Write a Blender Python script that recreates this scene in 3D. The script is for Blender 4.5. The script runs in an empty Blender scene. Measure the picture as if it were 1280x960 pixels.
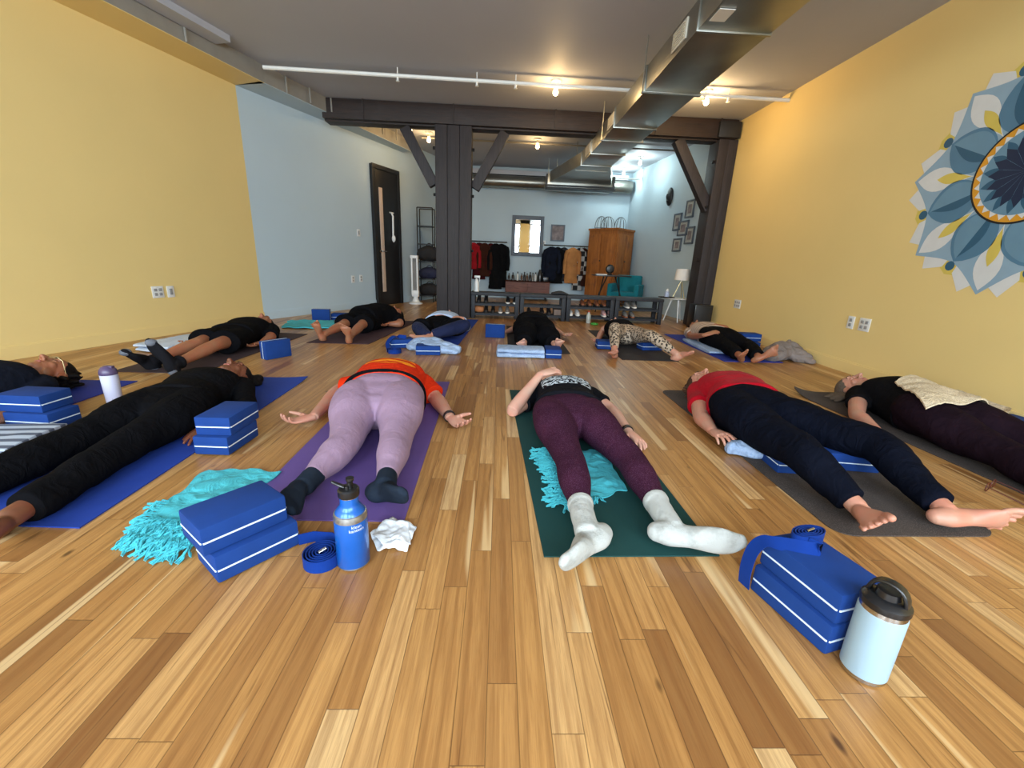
import bpy, bmesh, math, random
from mathutils import Vector, Matrix, noise
random.seed(7)
V = Vector; PI = math.pi
scn = bpy.context.scene; COL = scn.collection
# ---------------- camera frame (a real pinhole camera 0.9 m above the floor) ----------------
F = 530.0; H = 0.9
def unit(v): return v.normalized()
_dn = V((-74, 1805, F)); _fy = V((-15, -156, F))
RZ = unit(-_dn); RY = unit(_fy - RZ * _fy.dot(RZ)); RX = RY.cross(RZ)
if RX.x < 0: RX = -RX
def ray(x, y):
    d = V((x - 640, y - 480, F)); return V((RX.dot(d), RY.dot(d), RZ.dot(d)))
CAM = V((0, 0, H))
def J(x, y, z=0.0):
    d = ray(x, y); return CAM + d * ((z - H) / d.z)
def JY(x, y, Y): d = ray(x, y); return CAM + d * (Y / d.y)
def JX(x, y, X): d = ray(x, y); return CAM + d * (X / d.x)
cd = bpy.data.cameras.new('camera'); cam = bpy.data.objects.new('camera', cd); COL.objects.link(cam)
cd.sensor_width = 36; cd.lens = F / 1280 * 36; cd.clip_start = .05; cd.clip_end = 100
m = Matrix(((RX.x, -RX.y, -RX.z), (RY.x, -RY.y, -RY.z), (RZ.x, -RZ.y, -RZ.z)))
cam.matrix_world = Matrix.Translation(CAM) @ m.to_4x4(); scn.camera = cam

# ---------------- materials ----------------
def srgb(r, g, b):
    f = lambda c: (c / 255 / 12.92) if c / 255 <= .04045 else ((c / 255 + .055) / 1.055) ** 2.4
    return (f(r), f(g), f(b), 1)
class NT:
    def __init__(s, name):
        s.m = bpy.data.materials.new(name); s.m.use_nodes = True; s.t = s.m.node_tree; s.n = s.t.nodes
        s.b = s.n['Principled BSDF']; s.c = s.n.new('ShaderNodeTexCoord')
    def node(s, ty, ins=None, **kw):
        o = s.n.new(ty)
        for k, v in kw.items(): setattr(o, k, v)
        for k, v in (ins or {}).items(): s.put(o, k, v)
        return o
    def put(s, o, k, v):
        if isinstance(v, bpy.types.NodeSocket): s.t.links.new(v, o.inputs[k])
        else: o.inputs[k].default_value = v
    def math(s, op, a, b=0.0, c=None):
        o = s.n.new('ShaderNodeMath'); o.operation = op; s.put(o, 0, a); s.put(o, 1, b)
        if c is not None: s.put(o, 2, c)
        return o.outputs[0]
    def mix(s, f, a, b, mode='MIX'):
        o = s.n.new('ShaderNodeMix'); o.data_type = 'RGBA'; o.blend_type = mode
        s.put(o, 0, f); s.put(o, 6, a); s.put(o, 7, b); return o.outputs[2]
    def ramp(s, f, stops):
        o = s.n.new('ShaderNodeValToRGB'); e = o.color_ramp.elements
        while len(e) < len(stops): e.new(.5)
        for i, (p, c) in enumerate(stops): e[i].position = p; e[i].color = c
        s.put(o, 0, f); return o.outputs[0]
    def mapping(s, scale, src=None, rot=(0, 0, 0)):
        o = s.n.new('ShaderNodeMapping'); o.inputs['Scale'].default_value = scale; o.inputs['Rotation'].default_value = rot
        s.t.links.new(src or s.c.outputs['Object'], o.inputs[0]); return o.outputs[0]
    def noise(s, vec, scale, detail=3, rough=.5, dist=0):
        o = s.node('ShaderNodeTexNoise', {'Vector': vec, 'Scale': scale, 'Detail': detail, 'Roughness': rough, 'Distortion': dist}); return o.outputs[0]
    def bump(s, h, strength, dist=.01):
        o = s.node('ShaderNodeBump', {'Height': h, 'Strength': strength, 'Distance': dist}); s.t.links.new(o.outputs[0], s.b.inputs['Normal'])
W0 = (0, 0, 0, 1); W1 = (1, 1, 1, 1)
def mat(name, col, rough=.6, metal=0, var=.12, vs=8, bump=0, bs=60, spec=.5, coat=0, emit=None, es=0, sheen=0, sss=0, trans=0):
    t = NT(name); v = t.mapping((1, 1, 1)); n = t.noise(v, vs, 4)
    c2 = tuple(max(0, c * (1 - var)) for c in col[:3]) + (1,); c1 = tuple(min(1, c * (1 + var)) for c in col[:3]) + (1,)
    t.put(t.b, 'Base Color', t.ramp(n, [(.35, c2), (.65, c1)])); t.b.inputs['Roughness'].default_value = rough
    t.b.inputs['Metallic'].default_value = metal; t.b.inputs['Specular IOR Level'].default_value = spec
    if coat: t.b.inputs['Coat Weight'].default_value = coat
    if sheen: t.b.inputs['Sheen Weight'].default_value = sheen; t.b.inputs['Sheen Roughness'].default_value = .5
    if sss: t.b.inputs['Subsurface Weight'].default_value = sss; t.b.inputs['Subsurface Radius'].default_value = (.02, .008, .004); t.b.inputs['Subsurface Scale'].default_value = .5
    if trans: t.b.inputs['Transmission Weight'].default_value = trans
    if emit: t.b.inputs['Emission Color'].default_value = emit; t.b.inputs['Emission Strength'].default_value = es
    if bump: t.bump(t.noise(v, bs, 4, .6), bump, .004)
    return t.m
def fabric(name, col, weave=900, wr=.35, var=.15, rough=.85, heather=0, col2=None, hs=500, sheen=.08):
    """woven cloth: colour mottling, thread bump and soft wrinkles"""
    t = NT(name); v = t.mapping((1, 1, 1)); n = t.noise(v, 6, 4)
    c2 = tuple(c * (1 - var) for c in col[:3]) + (1,); c1 = tuple(min(1, c * (1 + var)) for c in col[:3]) + (1,)
    base = t.ramp(n, [(.35, c2), (.65, c1)])
    if heather: base = t.mix(t.math('MULTIPLY', t.ramp(t.noise(v, hs, 2), [(.52, W0), (.66, W1)]), heather), base, col2)
    t.put(t.b, 'Base Color', base); t.b.inputs['Roughness'].default_value = rough
    t.b.inputs['Specular IOR Level'].default_value = .1 if max(col[:3]) > .05 else .04; t.b.inputs['Sheen Weight'].default_value = sheen * .3 if max(col[:3]) > .05 else 0
    w = t.noise(t.mapping((1, 1, .6)), 16, 3, .55, 1.2); th = t.noise(v, weave, 1)
    h = t.math('ADD', t.math('MULTIPLY', w, 1.0), t.math('MULTIPLY', th, .05)); t.bump(h, wr, .02)
    return t.m

# floor: random-length oak strips running away from the camera
def floor_mat():
    t = NT('oak_floor'); P = t.c.outputs['Object']; s = t.node('ShaderNodeSeparateXYZ', {0: P}); x, y = s.outputs[0], s.outputs[1]
    wx = t.math('DIVIDE', x, .0655); row = t.math('FLOOR', wx); fx = t.math('FRACT', wx)
    r1 = t.node('ShaderNodeTexWhiteNoise', {'W': row}, noise_dimensions='1D').outputs['Value']
    r2 = t.node('ShaderNodeTexWhiteNoise', {'W': t.math('ADD', row, 77.3)}, noise_dimensions='1D').outputs['Value']
    L = t.math('MULTIPLY_ADD', r2, .7, .42)
    yy = t.math('ADD', t.math('DIVIDE', y, L), t.math('MULTIPLY', r1, 31.0))
    col = t.math('FLOOR', yy); fy = t.math('FRACT', yy)
    cv = t.node('ShaderNodeCombineXYZ', {0: row, 1: col, 2: 0.0}).outputs[0]
    wn = t.node('ShaderNodeTexWhiteNoise', {'Vector': cv}, noise_dimensions='3D'); idv = wn.outputs['Value']; idc = wn.outputs['Color']
    base = t.ramp(idv, [(0, srgb(134, 92, 52)), (.12, srgb(162, 116, 66)), (.45, srgb(180, 132, 76)), (.75, srgb(192, 144, 86)), (.93, srgb(204, 160, 104)), (1, srgb(216, 180, 128))])
    off = t.node('ShaderNodeVectorMath', {0: idc, 1: (13, 7, 5)}, operation='MULTIPLY').outputs[0]
    pv = t.node('ShaderNodeVectorMath', {0: P, 1: off}, operation='ADD').outputs[0]
    g1 = t.noise(t.mapping((34, 1.6, 1), pv), 3.0, 6, .62, .6)     # long grain
    g2 = t.noise(t.mapping((150, 3.5, 1), pv), 3.0, 5, .6, .8)             # pores
    wv = t.node('ShaderNodeTexWave', {'Vector': t.mapping((7, .35, 1), pv), 'Scale': 1.1, 'Distortion': 14.0, 'Detail': 4.0, 'Detail Scale': .7}, wave_type='BANDS', bands_direction='X').outputs['Fac']
    c = t.mix(t.math('MULTIPLY', t.ramp(g1, [(.35, W1), (.62, W0)]), .42), base, srgb(128, 80, 40))
    c = t.mix(t.math('MULTIPLY', t.ramp(wv, [(.6, W0), (.98, W1)]), .30), c, srgb(112, 68, 34))
    c = t.mix(t.math('MULTIPLY', t.ramp(g2, [(.5, W0), (.74, W1)]), .36), c, srgb(96, 58, 28))
    sap = t.noise(t.mapping((9, .45, 1), pv), 1.6, 2, .4, .4)
    c = t.mix(t.math('MULTIPLY', t.ramp(sap, [(.64, W0), (.69, W1)]), .65), c, srgb(220, 188, 138))
    mn = t.noise(t.mapping((26, 1.5, 1), pv), 1.1, 2, .5, 1.5)
    c = t.mix(t.math('MULTIPLY', t.ramp(mn, [(.66, W0), (.74, W1)]), .6), c, srgb(76, 42, 20))
    kn = t.node('ShaderNodeTexVoronoi', {'Vector': t.mapping((5, 2.2, 1), pv), 'Scale': 1.0}, feature='F1').outputs['Distance']
    c = t.mix(t.math('MULTIPLY', t.ramp(kn, [(.02, W1), (.055, W0)]), .8), c, srgb(60, 34, 20))
    ex = t.math('MINIMUM', fx, t.math('SUBTRACT', 1.0, fx)); ey = t.math('MULTIPLY', t.math('MINIMUM', fy, t.math('SUBTRACT', 1.0, fy)), t.math('DIVIDE', L, .0655))
    e = t.math('MINIMUM', ex, ey); gap = t.ramp(e, [(.006, W1), (.022, W0)])
    c = t.mix(t.math('MULTIPLY', gap, .6), c, srgb(58, 34, 18))
    t.put(t.b, 'Base Color', c)
    t.put(t.b, 'Roughness', t.math('MULTIPLY_ADD', g1, .16, .26)); t.b.inputs['Specular IOR Level'].default_value = .42
    h = t.math('ADD', t.math('MULTIPLY', gap, -1.0), t.math('MULTIPLY', g2, -.12)); t.bump(h, .25, .002)
    return t.m
def wall_mat(name, col, var=.05):
    t = NT(name); v = t.mapping((1, 1, 1)); n = t.noise(v, 1.2, 3)
    t.put(t.b, 'Base Color', t.ramp(n, [(.3, tuple(c * (1 - var) for c in col[:3]) + (1,)), (.7, tuple(min(1, c * (1 + var)) for c in col[:3]) + (1,))]))
    t.b.inputs['Roughness'].default_value = .62; t.b.inputs['Specular IOR Level'].default_value = .3; t.bump(t.noise(v, 120, 3), .12, .002); return t.m
def timber_mat(name, a, b, sc=(30, 30, 1.5)):
    t = NT(name); v = t.mapping(sc); g = t.noise(v, 2, 6, .65, .8); n = t.noise(t.mapping((1, 1, 1)), 5, 4)
    c = t.ramp(g, [(.3, a), (.7, b)]); c = t.mix(t.math('MULTIPLY', t.ramp(n, [(.55, W0), (.7, W1)]), .35), c, srgb(46, 40, 42))
    t.put(t.b, 'Base Color', c); t.b.inputs['Roughness'].default_value = .62; t.bump(g, .6, .006); return t.m
M = {}
M['floor'] = floor_mat()
M['yellow'] = wall_mat('yellow_wall_paint', srgb(230, 204, 138), .02)
M['pale'] = wall_mat('pale_blue_wall_paint', srgb(182, 200, 210), .02)
M['ceil'] = wall_mat('ceiling_paint', srgb(176, 178, 186), .02)
M['white'] = mat('white_paint', srgb(225, 225, 220), .5, var=.03)
M['plate'] = mat('white_plastic', srgb(225, 225, 222), .35, var=.02)
M['slot'] = mat('outlet_slots', srgb(150, 150, 150), .5, var=.02)
M['timber'] = timber_mat('dark_stained_timber', srgb(22, 17, 18), srgb(50, 42, 44))
M['timberX'] = timber_mat('dark_beam_timber', srgb(20, 11, 9), srgb(46, 28, 20), (1.5, 30, 30))
M['steel'] = mat('galvanized_steel', srgb(150, 150, 142), .34, .9, var=.12, vs=3, bump=.05, bs=8)
M['steel_dark'] = mat('dark_steel', srgb(60, 60, 60), .4, .8)
M['vent'] = mat('vent_white', srgb(205, 200, 185), .5)
M['black'] = mat('black_paint', srgb(24, 24, 26), .5, var=.1)
M['doorblack'] = mat('black_door_paint', srgb(20, 19, 21), .42, var=.05)
M['plasticblack'] = mat('black_plastic', srgb(22, 22, 24), .32, var=.05, coat=.2)
M['chrome'] = mat('brushed_steel', srgb(190, 190, 188), .22, 1, var=.03)
M['slate'] = mat('slate_bench_paint', srgb(24, 28, 37), .6, var=.08)
M['glasspane'] = mat('frosted_glass', srgb(205, 180, 160), .5, var=.03)
M['wood'] = timber_mat('golden_pine', srgb(128, 70, 24), srgb(172, 106, 44), (12, 12, 1.2))
M['wooddk'] = timber_mat('reddish_walnut', srgb(84, 50, 44), srgb(128, 84, 74), (1.5, 14, 14))
M['mirror'] = mat('mirror_glass', (.9, .9, .9, 1), .02, 1, var=0)
M['frame'] = mat('grey_frame', srgb(86, 96, 108), .5)
M['paper'] = mat('matted_print', srgb(170, 172, 166), .6, var=.15, vs=30)
M['art'] = mat('dusky_print', srgb(120, 108, 108), .6, var=.4, vs=9)
M['teal'] = fabric('teal_upholstery', srgb(30, 110, 120))
M['shade'] = mat('lamp_shade_linen', srgb(225, 218, 208), .8, var=.04)
M['brass'] = mat('brass_legs', srgb(196, 178, 130), .35, .7)
M['bluefoam'] = mat('blue_foam', srgb(16, 56, 124), .85, var=.06, vs=12, bump=.12, bs=900, spec=.3)
M['stripe'] = mat('white_foam_line', srgb(215, 228, 240), .7, var=.02)
M['strap'] = fabric('blue_cotton_webbing', srgb(12, 46, 118), weave=700, wr=.1, rough=.8)
def bulbmat(name, col, s): return mat(name, col, .3, var=0, emit=col, es=s)
M['bulbwarm'] = bulbmat('warm_bulb', (1, .68, .32, 1), 26)
M['bulbcool'] = bulbmat('cool_bulb', (.85, 1, .98, 1), 26)

# ---------------- mesh builder ----------------
class MB:
    def __init__(s): s.bm = bmesh.new(); s.mi = 0
    def face(s, vs):
        try: f = s.bm.faces.new(vs); f.material_index = s.mi; f.smooth = True; return f
        except ValueError: return None
    def v(s, p): return s.bm.verts.new(p)
    def box(s, c, d, rot=0, bev=0, mtx=None, seg=2):
        tmp = bmesh.new(); bmesh.ops.create_cube(tmp, size=1)
        for v in tmp.verts: v.co = V((v.co.x * d[0], v.co.y * d[1], v.co.z * d[2]))
        if bev: bmesh.ops.bevel(tmp, geom=list(tmp.edges) + list(tmp.verts), offset=bev, segments=seg, profile=.6, affect='EDGES')
        X = Matrix.Translation(c) @ (mtx if mtx else Matrix.Rotation(rot, 4, 'Z'))
        s.add(tmp, X); return s
    def add(s, tmp, X=None):
        mp = {}
        for v in tmp.verts: mp[v] = s.bm.verts.new((X @ v.co) if X else v.co)
        for f in tmp.faces:
            g = s.bm.faces.new([mp[v] for v in f.verts]); g.material_index = s.mi; g.smooth = f.smooth or len(f.verts) > 6
        tmp.free()
    def bar(s, a, b, w, h, up=V((0, 0, 1)), bev=0):
        a = V(a); b = V(b); t = (b - a); L = t.length; t.normalize()
        if abs(t.dot(up)) > .95: up = V((0, 1, 0))
        x = t.cross(up).normalized(); z = x.cross(t)
        s.box((a + b) / 2, (w, L, h), mtx=Matrix((x, t, z)).transposed().to_4x4(), bev=bev); return s
    def tube(s, pts, r, n=10, cap=True):
        pts = [V(p) for p in pts]; rs = r if isinstance(r, (list, tuple)) else [r] * len(pts); rings = []; up = V((0, 0, 1)); px = None
        for i, p in enumerate(pts):
            t = (pts[min(i + 1, len(pts) - 1)] - pts[max(i - 1, 0)]).normalized()
            if px is None:
                x = t.cross(up if abs(t.dot(up)) < .9 else V((1, 0, 0))).normalized()
            else: x = (px - t * px.dot(t)).normalized()
            px = x; y = t.cross(x)
            rings.append([s.v(p + (x * math.cos(2 * PI * k / n) + y * math.sin(2 * PI * k / n)) * rs[i]) for k in range(n)])
        for a, b in zip(rings, rings[1:]):
            for k in range(n): s.face([a[k], a[(k + 1) % n], b[(k + 1) % n], b[k]])
        if cap: s.face(rings[0][::-1]); s.face(rings[-1])
        return s
    def lathe(s, prof, c=(0, 0, 0), n=32, mtx=None):
        rings = []
        for r, z in prof:
            ring = []
            for k in range(n):
                p = V((r * math.cos(2 * PI * k / n), r * math.sin(2 * PI * k / n), z))
                if mtx: p = mtx @ p
                ring.append(s.v(p + V(c)))
            rings.append(ring)
        for a, b in zip(rings, rings[1:]):
            for k in range(n): s.face([a[k], a[(k + 1) % n], b[(k + 1) % n], b[k]])
        s.face(rings[0][::-1]); s.face(rings[-1]); return s
    def ell(s, c, r, mtx=None, n=16, k=10, zmin=None):
        c = V(c); rows = []
        for i in range(1, k):
            ph = PI * i / k; ring = []
            for j in range(n):
                p = V((r[0] * math.sin(ph) * math.cos(2 * PI * j / n), r[1] * math.sin(ph) * math.sin(2 * PI * j / n), r[2] * math.cos(ph)))
                p = c + ((mtx @ p) if mtx else p)
                if zmin is not None: p.z = max(p.z, zmin)
                ring.append(s.v(p))
            rows.append(ring)
        def pole(z):
            p = V((0, 0, z)); p = c + ((mtx @ p) if mtx else p)
            if zmin is not None: p.z = max(p.z, zmin)
            return s.v(p)
        t = pole(r[2]); b = pole(-r[2])
        for j in range(n): s.face([t, rows[0][j], rows[0][(j + 1) % n]]); s.face([b, rows[-1][(j + 1) % n], rows[-1][j]])
        for a, d in zip(rows, rows[1:]):
            for j in range(n): s.face([a[j], d[j], d[(j + 1) % n], a[(j + 1) % n]])
        return s
    def loft(s, P, R, up=V((0, 0, 1)), n=24, zmin=None, step=.016, ex=2.0, wr=0, wf=9, caps=(1, 1), seed=0):
        P = [V(p) for p in P]; pts = []; rad = []
        def cr(a, b, c, d, t): return ((b * 2) + (c - a) * t + (a * 2 - b * 5 + c * 4 - d) * t * t + (b * 3 - a - c * 3 + d) * t ** 3) * .5
        for i in range(len(P) - 1):
            a, b, c, d = P[max(i - 1, 0)], P[i], P[i + 1], P[min(i + 2, len(P) - 1)]
            ra, rb, rc, rd = [V((q[0], q[1], 0)) for q in (R[max(i - 1, 0)], R[i], R[i + 1], R[min(i + 2, len(P) - 1)])]
            k = max(2, int((c - b).length / step))
            for j in range(k): pts.append(cr(a, b, c, d, j / k)); rad.append(cr(ra, rb, rc, rd, j / k))
        pts.append(P[-1]); rad.append(V((R[-1][0], R[-1][1], 0)))
        t0 = (pts[1] - pts[0]).normalized(); t1 = (pts[-1] - pts[-2]).normalized(); A, B = [], []
        for q in (.95, .75, .4):
            cs = math.sqrt(1 - q * q)
            if caps[0]: A.append((pts[0] - t0 * min(rad[0][0], rad[0][1]) * q * caps[0], rad[0] * cs))
            if caps[1]: B.append((pts[-1] + t1 * min(rad[-1][0], rad[-1][1]) * q * caps[1], rad[-1] * cs))
        pts = [a[0] for a in A] + pts + [b[0] for b in B[::-1]]; rad = [a[1] for a in A] + rad + [b[1] for b in B[::-1]]
        rings = []; px = None
        for i, p in enumerate(pts):
            t = pts[min(i + 1, len(pts) - 1)] - pts[max(i - 1, 0)]
            t = t.normalized()
            x = t.cross(up)
            if x.length < .25 and px is not None: x = px - t * px.dot(t)
            x.normalize()
            if px is not None and x.dot(px) < 0: x = -x
            px = x; z = x.cross(t); ring = []
            for k in range(n):
                th = 2 * PI * k / n; cx, sz = math.cos(th), math.sin(th)
                cx = math.copysign(abs(cx) ** (2 / ex), cx); sz = math.copysign(abs(sz) ** (2 / ex), sz)
                o = x * cx * rad[i][0] + z * sz * rad[i][1]; q = p + o
                if wr and o.length > 1e-6:
                    nn = noise.noise(q * wf + V((seed, 0, 0))); rg = 1 - abs(noise.noise(V((q.x * 9, q.y * 20, q.z * 12)) + V((seed * 2, 3, 1)))) * 2
                    q = q + o.normalized() * (nn * wr + rg * wr * .55)
                if zmin is not None: q.z = max(q.z, zmin)
                ring.append(s.v(q))
            rings.append(ring)
        for a, b in zip(rings, rings[1:]):
            for k in range(n): s.face([a[k], a[(k + 1) % n], b[(k + 1) % n], b[k]])
        s.face(rings[0][::-1]); s.face(rings[-1]); return s
    def poly(s, pts, z0=None, n=V((0, 0, 1)), h=0):
        """extruded polygon"""
        a = [s.v(V(p)) for p in pts]
        if not h: s.face(a); return s
        b = [s.v(V(p) + n * h) for p in pts]; s.face(a[::-1]); s.face(b)
        for i in range(len(a)):
            j = (i + 1) % len(a); f = s.face([a[i], a[j], b[j], b[i]])
        return s
    def build(s, name, mats, parent=None, world=True, smooth=30, vox=0, sm=2, sub=0, fix=True):
        if fix: bmesh.ops.recalc_face_normals(s.bm, faces=s.bm.faces)
        me = bpy.data.meshes.new(name); off = V((0, 0, 0))
        if parent is not None and world: off = parent.location.copy()
        elif parent is None and world == 'base':
            xs = [v.co for v in s.bm.verts]; off = V(((min(c.x for c in xs) + max(c.x for c in xs)) / 2, (min(c.y for c in xs) + max(c.y for c in xs)) / 2, min(c.z for c in xs)))
        if off.length:
            for v in s.bm.verts: v.co = v.co - off
        s.bm.to_mesh(me); s.bm.free()
        o = bpy.data.objects.new(name, me); COL.objects.link(o)
        if not isinstance(mats, (list, tuple)): mats = [mats]
        for q in mats: me.materials.append(M[q] if isinstance(q, str) else q)
        if parent is not None: o.parent = parent
        elif world == 'base': o.location = off
        if vox:
            r = o.modifiers.new('remesh', 'REMESH'); r.mode = 'VOXEL'; r.voxel_size = vox; r.use_smooth_shade = True
            if sm: q = o.modifiers.new('smooth', 'SMOOTH'); q.factor = .5; q.iterations = sm
        elif smooth is not None:
            for p in me.polygons: p.use_smooth = True
            if smooth < 180: me.set_sharp_from_angle(angle=math.radians(smooth))
        if sub: q = o.modifiers.new('sub', 'SUBSURF'); q.levels = sub; q.render_levels = sub
        return o
def tag(o, label, cat, group=None, kind=None):
    if label: o['label'] = label
    if cat: o['category'] = cat
    if group: o['group'] = group
    if kind: o['kind'] = kind
    return o
def thing(name, label, cat, loc=(0, 0, 0), rz=0, group=None):
    o = bpy.data.objects.new(name, None); COL.objects.link(o); o.location = loc; o.rotation_euler = (0, 0, rz); o.empty_display_size = .05
    return tag(o, label, cat, group)
def struct(o): o['kind'] = 'structure'; return o
def dup(root, loc, rz=None, label=None, group=None):
    r = root.copy(); COL.objects.link(r); r.location = loc
    if rz is not None: r.rotation_euler = (0, 0, rz)
    if label: r['label'] = label
    if group: r['group'] = group
    for ch in list(root.children):
        c = ch.copy(); COL.objects.link(c); c.parent = r
        for g in list(ch.children): d = g.copy(); COL.objects.link(d); d.parent = c
    return r
# ================= THE ROOM =================
CZ = 2.88; YR = -2.4; YB = 10.5
A0 = V((-3.785, 3.255, 0)); B0 = V((-3.105, 5.74, 0)); yd = (B0 - A0).normalized()
LF = A0 + yd * ((YR - A0.y) / yd.y); LB = V((-1.06, YB, 0)); wd = (LB - B0).normalized()
XR = 3.3; RBk = V((2.95, YB, 0)); RP = V((XR, 6.85, 0))
fl = MB(); fl.poly([(-6, YR - .3, -.06), (XR + .3, YR - .3, -.06), (XR + .3, YB + .3, -.06), (-6, YB + .3, -.06)], h=.06)
struct(fl.build('floor', 'floor'))
c = MB(); c.poly([(-6, YR - .3, CZ), (XR + .3, YR - .3, CZ), (XR + .3, YB + .3, CZ), (-6, YB + .3, CZ)], h=.1); struct(c.build('ceiling', 'ceil'))
def wall(name, a, b, out, m, z0=0, z1=CZ, th=.15):
    a = V(a); b = V(b); o = V(out).normalized() * th; w = MB()
    w.poly([V((a.x, a.y, z0)), V((b.x, b.y, z0)), V((b.x + o.x, b.y + o.y, z0)), V((a.x + o.x, a.y + o.y, z0))], h=z1 - z0); return struct(w.build(name, m))
no = V((-yd.y, yd.x, 0)); nw = V((-wd.y, wd.x, 0))
wall('wall_left', LF, B0, no, 'yellow'); wall('wall_left_far', B0, LB, nw, 'pale')
wall('wall_right', (XR, YR, 0), RP, (1, 0, 0), 'yellow'); wall('wall_right_far', RP, RBk, (1, 0, 0), 'pale')
wall('wall_back', LB - V((.2, 0, 0)), RBk + V((.2, 0, 0)), (0, 1, 0), 'pale')
# window wall behind the camera: piers, sills and three tall windows
piers = [(-5.5, -4.9), (-3.1, -2.5), (-.7, -.1), (1.0, 1.5), (3.1, 3.45)]
for i, (a, b) in enumerate(piers): wall('wall_near' if i == 0 else 'wall_near_pier', (a, YR, 0), (b, YR, 0), (0, -1, 0), 'yellow')
wall('wall_near_sill', (-5.5, YR, 0), (3.45, YR, 0), (0, -1, 0), 'white', 0, .55); wall('wall_near_head', (-5.5, YR, 0), (3.45, YR, 0), (0, -1, 0), 'white', 2.7, CZ)
for i in range(4):
    a = piers[i][1]; b = piers[i + 1][0]; w = MB(); y = YR - .08
    for x in (a + .03, (a + b) / 2, b - .03): w.box((x, y, 1.625), (.05, .05, 2.15))
    for z in (.58, 1.6, 2.67): w.box(((a + b) / 2, y, z), (b - a, .05, .05))
    struct(w.build('window_%d' % (i + 1), 'black'))
# baseboards
def base(name, a, b, inn, m, h=.11):
    a = V(a); b = V(b); n = V(inn).normalized() * .014; w = MB()
    w.poly([a, b, b + n, a + n], h=h - .012); w.poly([a + V((0, 0, h - .012)), b + V((0, 0, h - .012)), b + n * .5 + V((0, 0, h - .012)), a + n * .5 + V((0, 0, h - .012))], h=.012)
    return struct(w.build(name, m))
base('baseboard_left', LF, B0, -no, 'yellow'); base('baseboard_right', (XR, YR, 0), RP, (-1, 0, 0), 'yellow')
DL = JY(470, 382.5, 7.85); dA = B0 + wd * ((7.82 - B0.y) / wd.y); dB = B0 + wd * ((8.5 - B0.y) / wd.y)
base('baseboard_left_far', B0, dA, -nw, 'pale'); base('baseboard_left_rear', dB, LB, -nw, 'pale'); base('baseboard_back', LB, RBk, (0, -1, 0), 'pale')
base('baseboard_right_far', RP, RBk, (-1, 0, 0), 'pale')
# duct boxed against the left wall, painted like the wall beneath it
def soffit(name, a, b, n, m, w0=.42, w1=.42):
    s = MB(); s.poly([a + V((0, 0, 2.70)), b + V((0, 0, 2.70)), b + V((0, 0, 2.70)) + n * w1, a + V((0, 0, 2.70)) + n * w0], h=.006); s.mi = 1
    s.poly([a + V((0, 0, 2.706)) , b + V((0, 0, 2.706)), b + V((0, 0, 2.706)) + n * w1, a + V((0, 0, 2.706)) + n * w0], h=CZ - 2.706)
    for k in range(1, 9):
        p = a + (b - a) * (k / 9) + n * w0; s.box(p + V((0, 0, 2.79)), (.012, .02, .17), rot=math.atan2(n.y, n.x) + PI / 2)
    return struct(s.build(name, [m, 'steelpaint']))
M['steelpaint'] = mat('grey_painted_duct', srgb(146, 142, 134), .5, .1, var=.05)
soffit('trim_1', LF, B0, -no, 'yellow', .42, .40); soffit('trim_2', B0, B0 + wd * 3.2, -nw, 'pale', .40, .2)
s = MB(); n1 = -no; s.poly([LF + n1 * .42 + V((0, 0, 2.82)), B0 - yd * .62 + n1 * .42 + V((0, 0, 2.82)), B0 - yd * .62 + n1 * .6 + V((0, 0, 2.82)), LF + n1 * .6 + V((0, 0, 2.82))], h=.06); struct(s.build('trim_3', 'ceil'))

# ----- left far wall: door, switches -----
ang = math.atan2(wd.y, wd.x)
def on_wall(p, o, d, X): return o
d = MB(); L = (dB - dA).length; mid = (dA + dB) / 2; nn = -nw; Rw = Matrix.Rotation(ang, 4, 'Z')
d.box(mid + nn * .02 + V((0, 0, 1.17)), (L, .05, 2.34), rot=ang, bev=.004)
door = struct(d.build('door_1', 'doorblack'))
g = MB(); g.box(dA + wd * .2 + nn * .048 + V((0, 0, 1.12)), (.09, .012, 1.75), rot=ang, bev=.003); g.build('door_glass', 'glasspane', door)
f = MB()
for dx in (.03, L - .03): f.box(dA + wd * dx + nn * .05 + V((0, 0, 1.17)), (.07, .02, 2.34), rot=ang, bev=.003)
f.box(mid + nn * .05 + V((0, 0, 2.31)), (L, .022, .07), rot=ang, bev=.003); f.build('door_frame', 'black', door)
k = MB(); p = dA + wd * .12 + nn * .055 + V((0, 0, .95)); k.tube([p, p + nn * .05], .012, 10); k.tube([p + nn * .05, p + nn * .05 + wd * .11], .009, 8); k.lathe([(.025, -.004), (.025, .004)], p, 16, Matrix.Rotation(ang, 4, 'Z') @ Matrix.Rotation(PI / 2, 4, 'X')); k.build('door_handle', 'chrome', door)
h = MB(); p = dA + wd * .48 + nn * .05 + V((0, 0, 1.62)); h.tube([p, p + nn * .03 - V((0, 0, .06)), p + nn * .02 - V((0, 0, .42)), p + nn * .03 - V((0, 0, .5))], .016, 8); h.tube([p - wd * .05, p + wd * .06], .012, 8); h.ell(p + nn * .03 - V((0, 0, .44)), (.035, .03, .06)); t = h.build('paper_tag', 'plate', None); tag(t, 'white strip hanging on the black door', 'door hanger')
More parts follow.
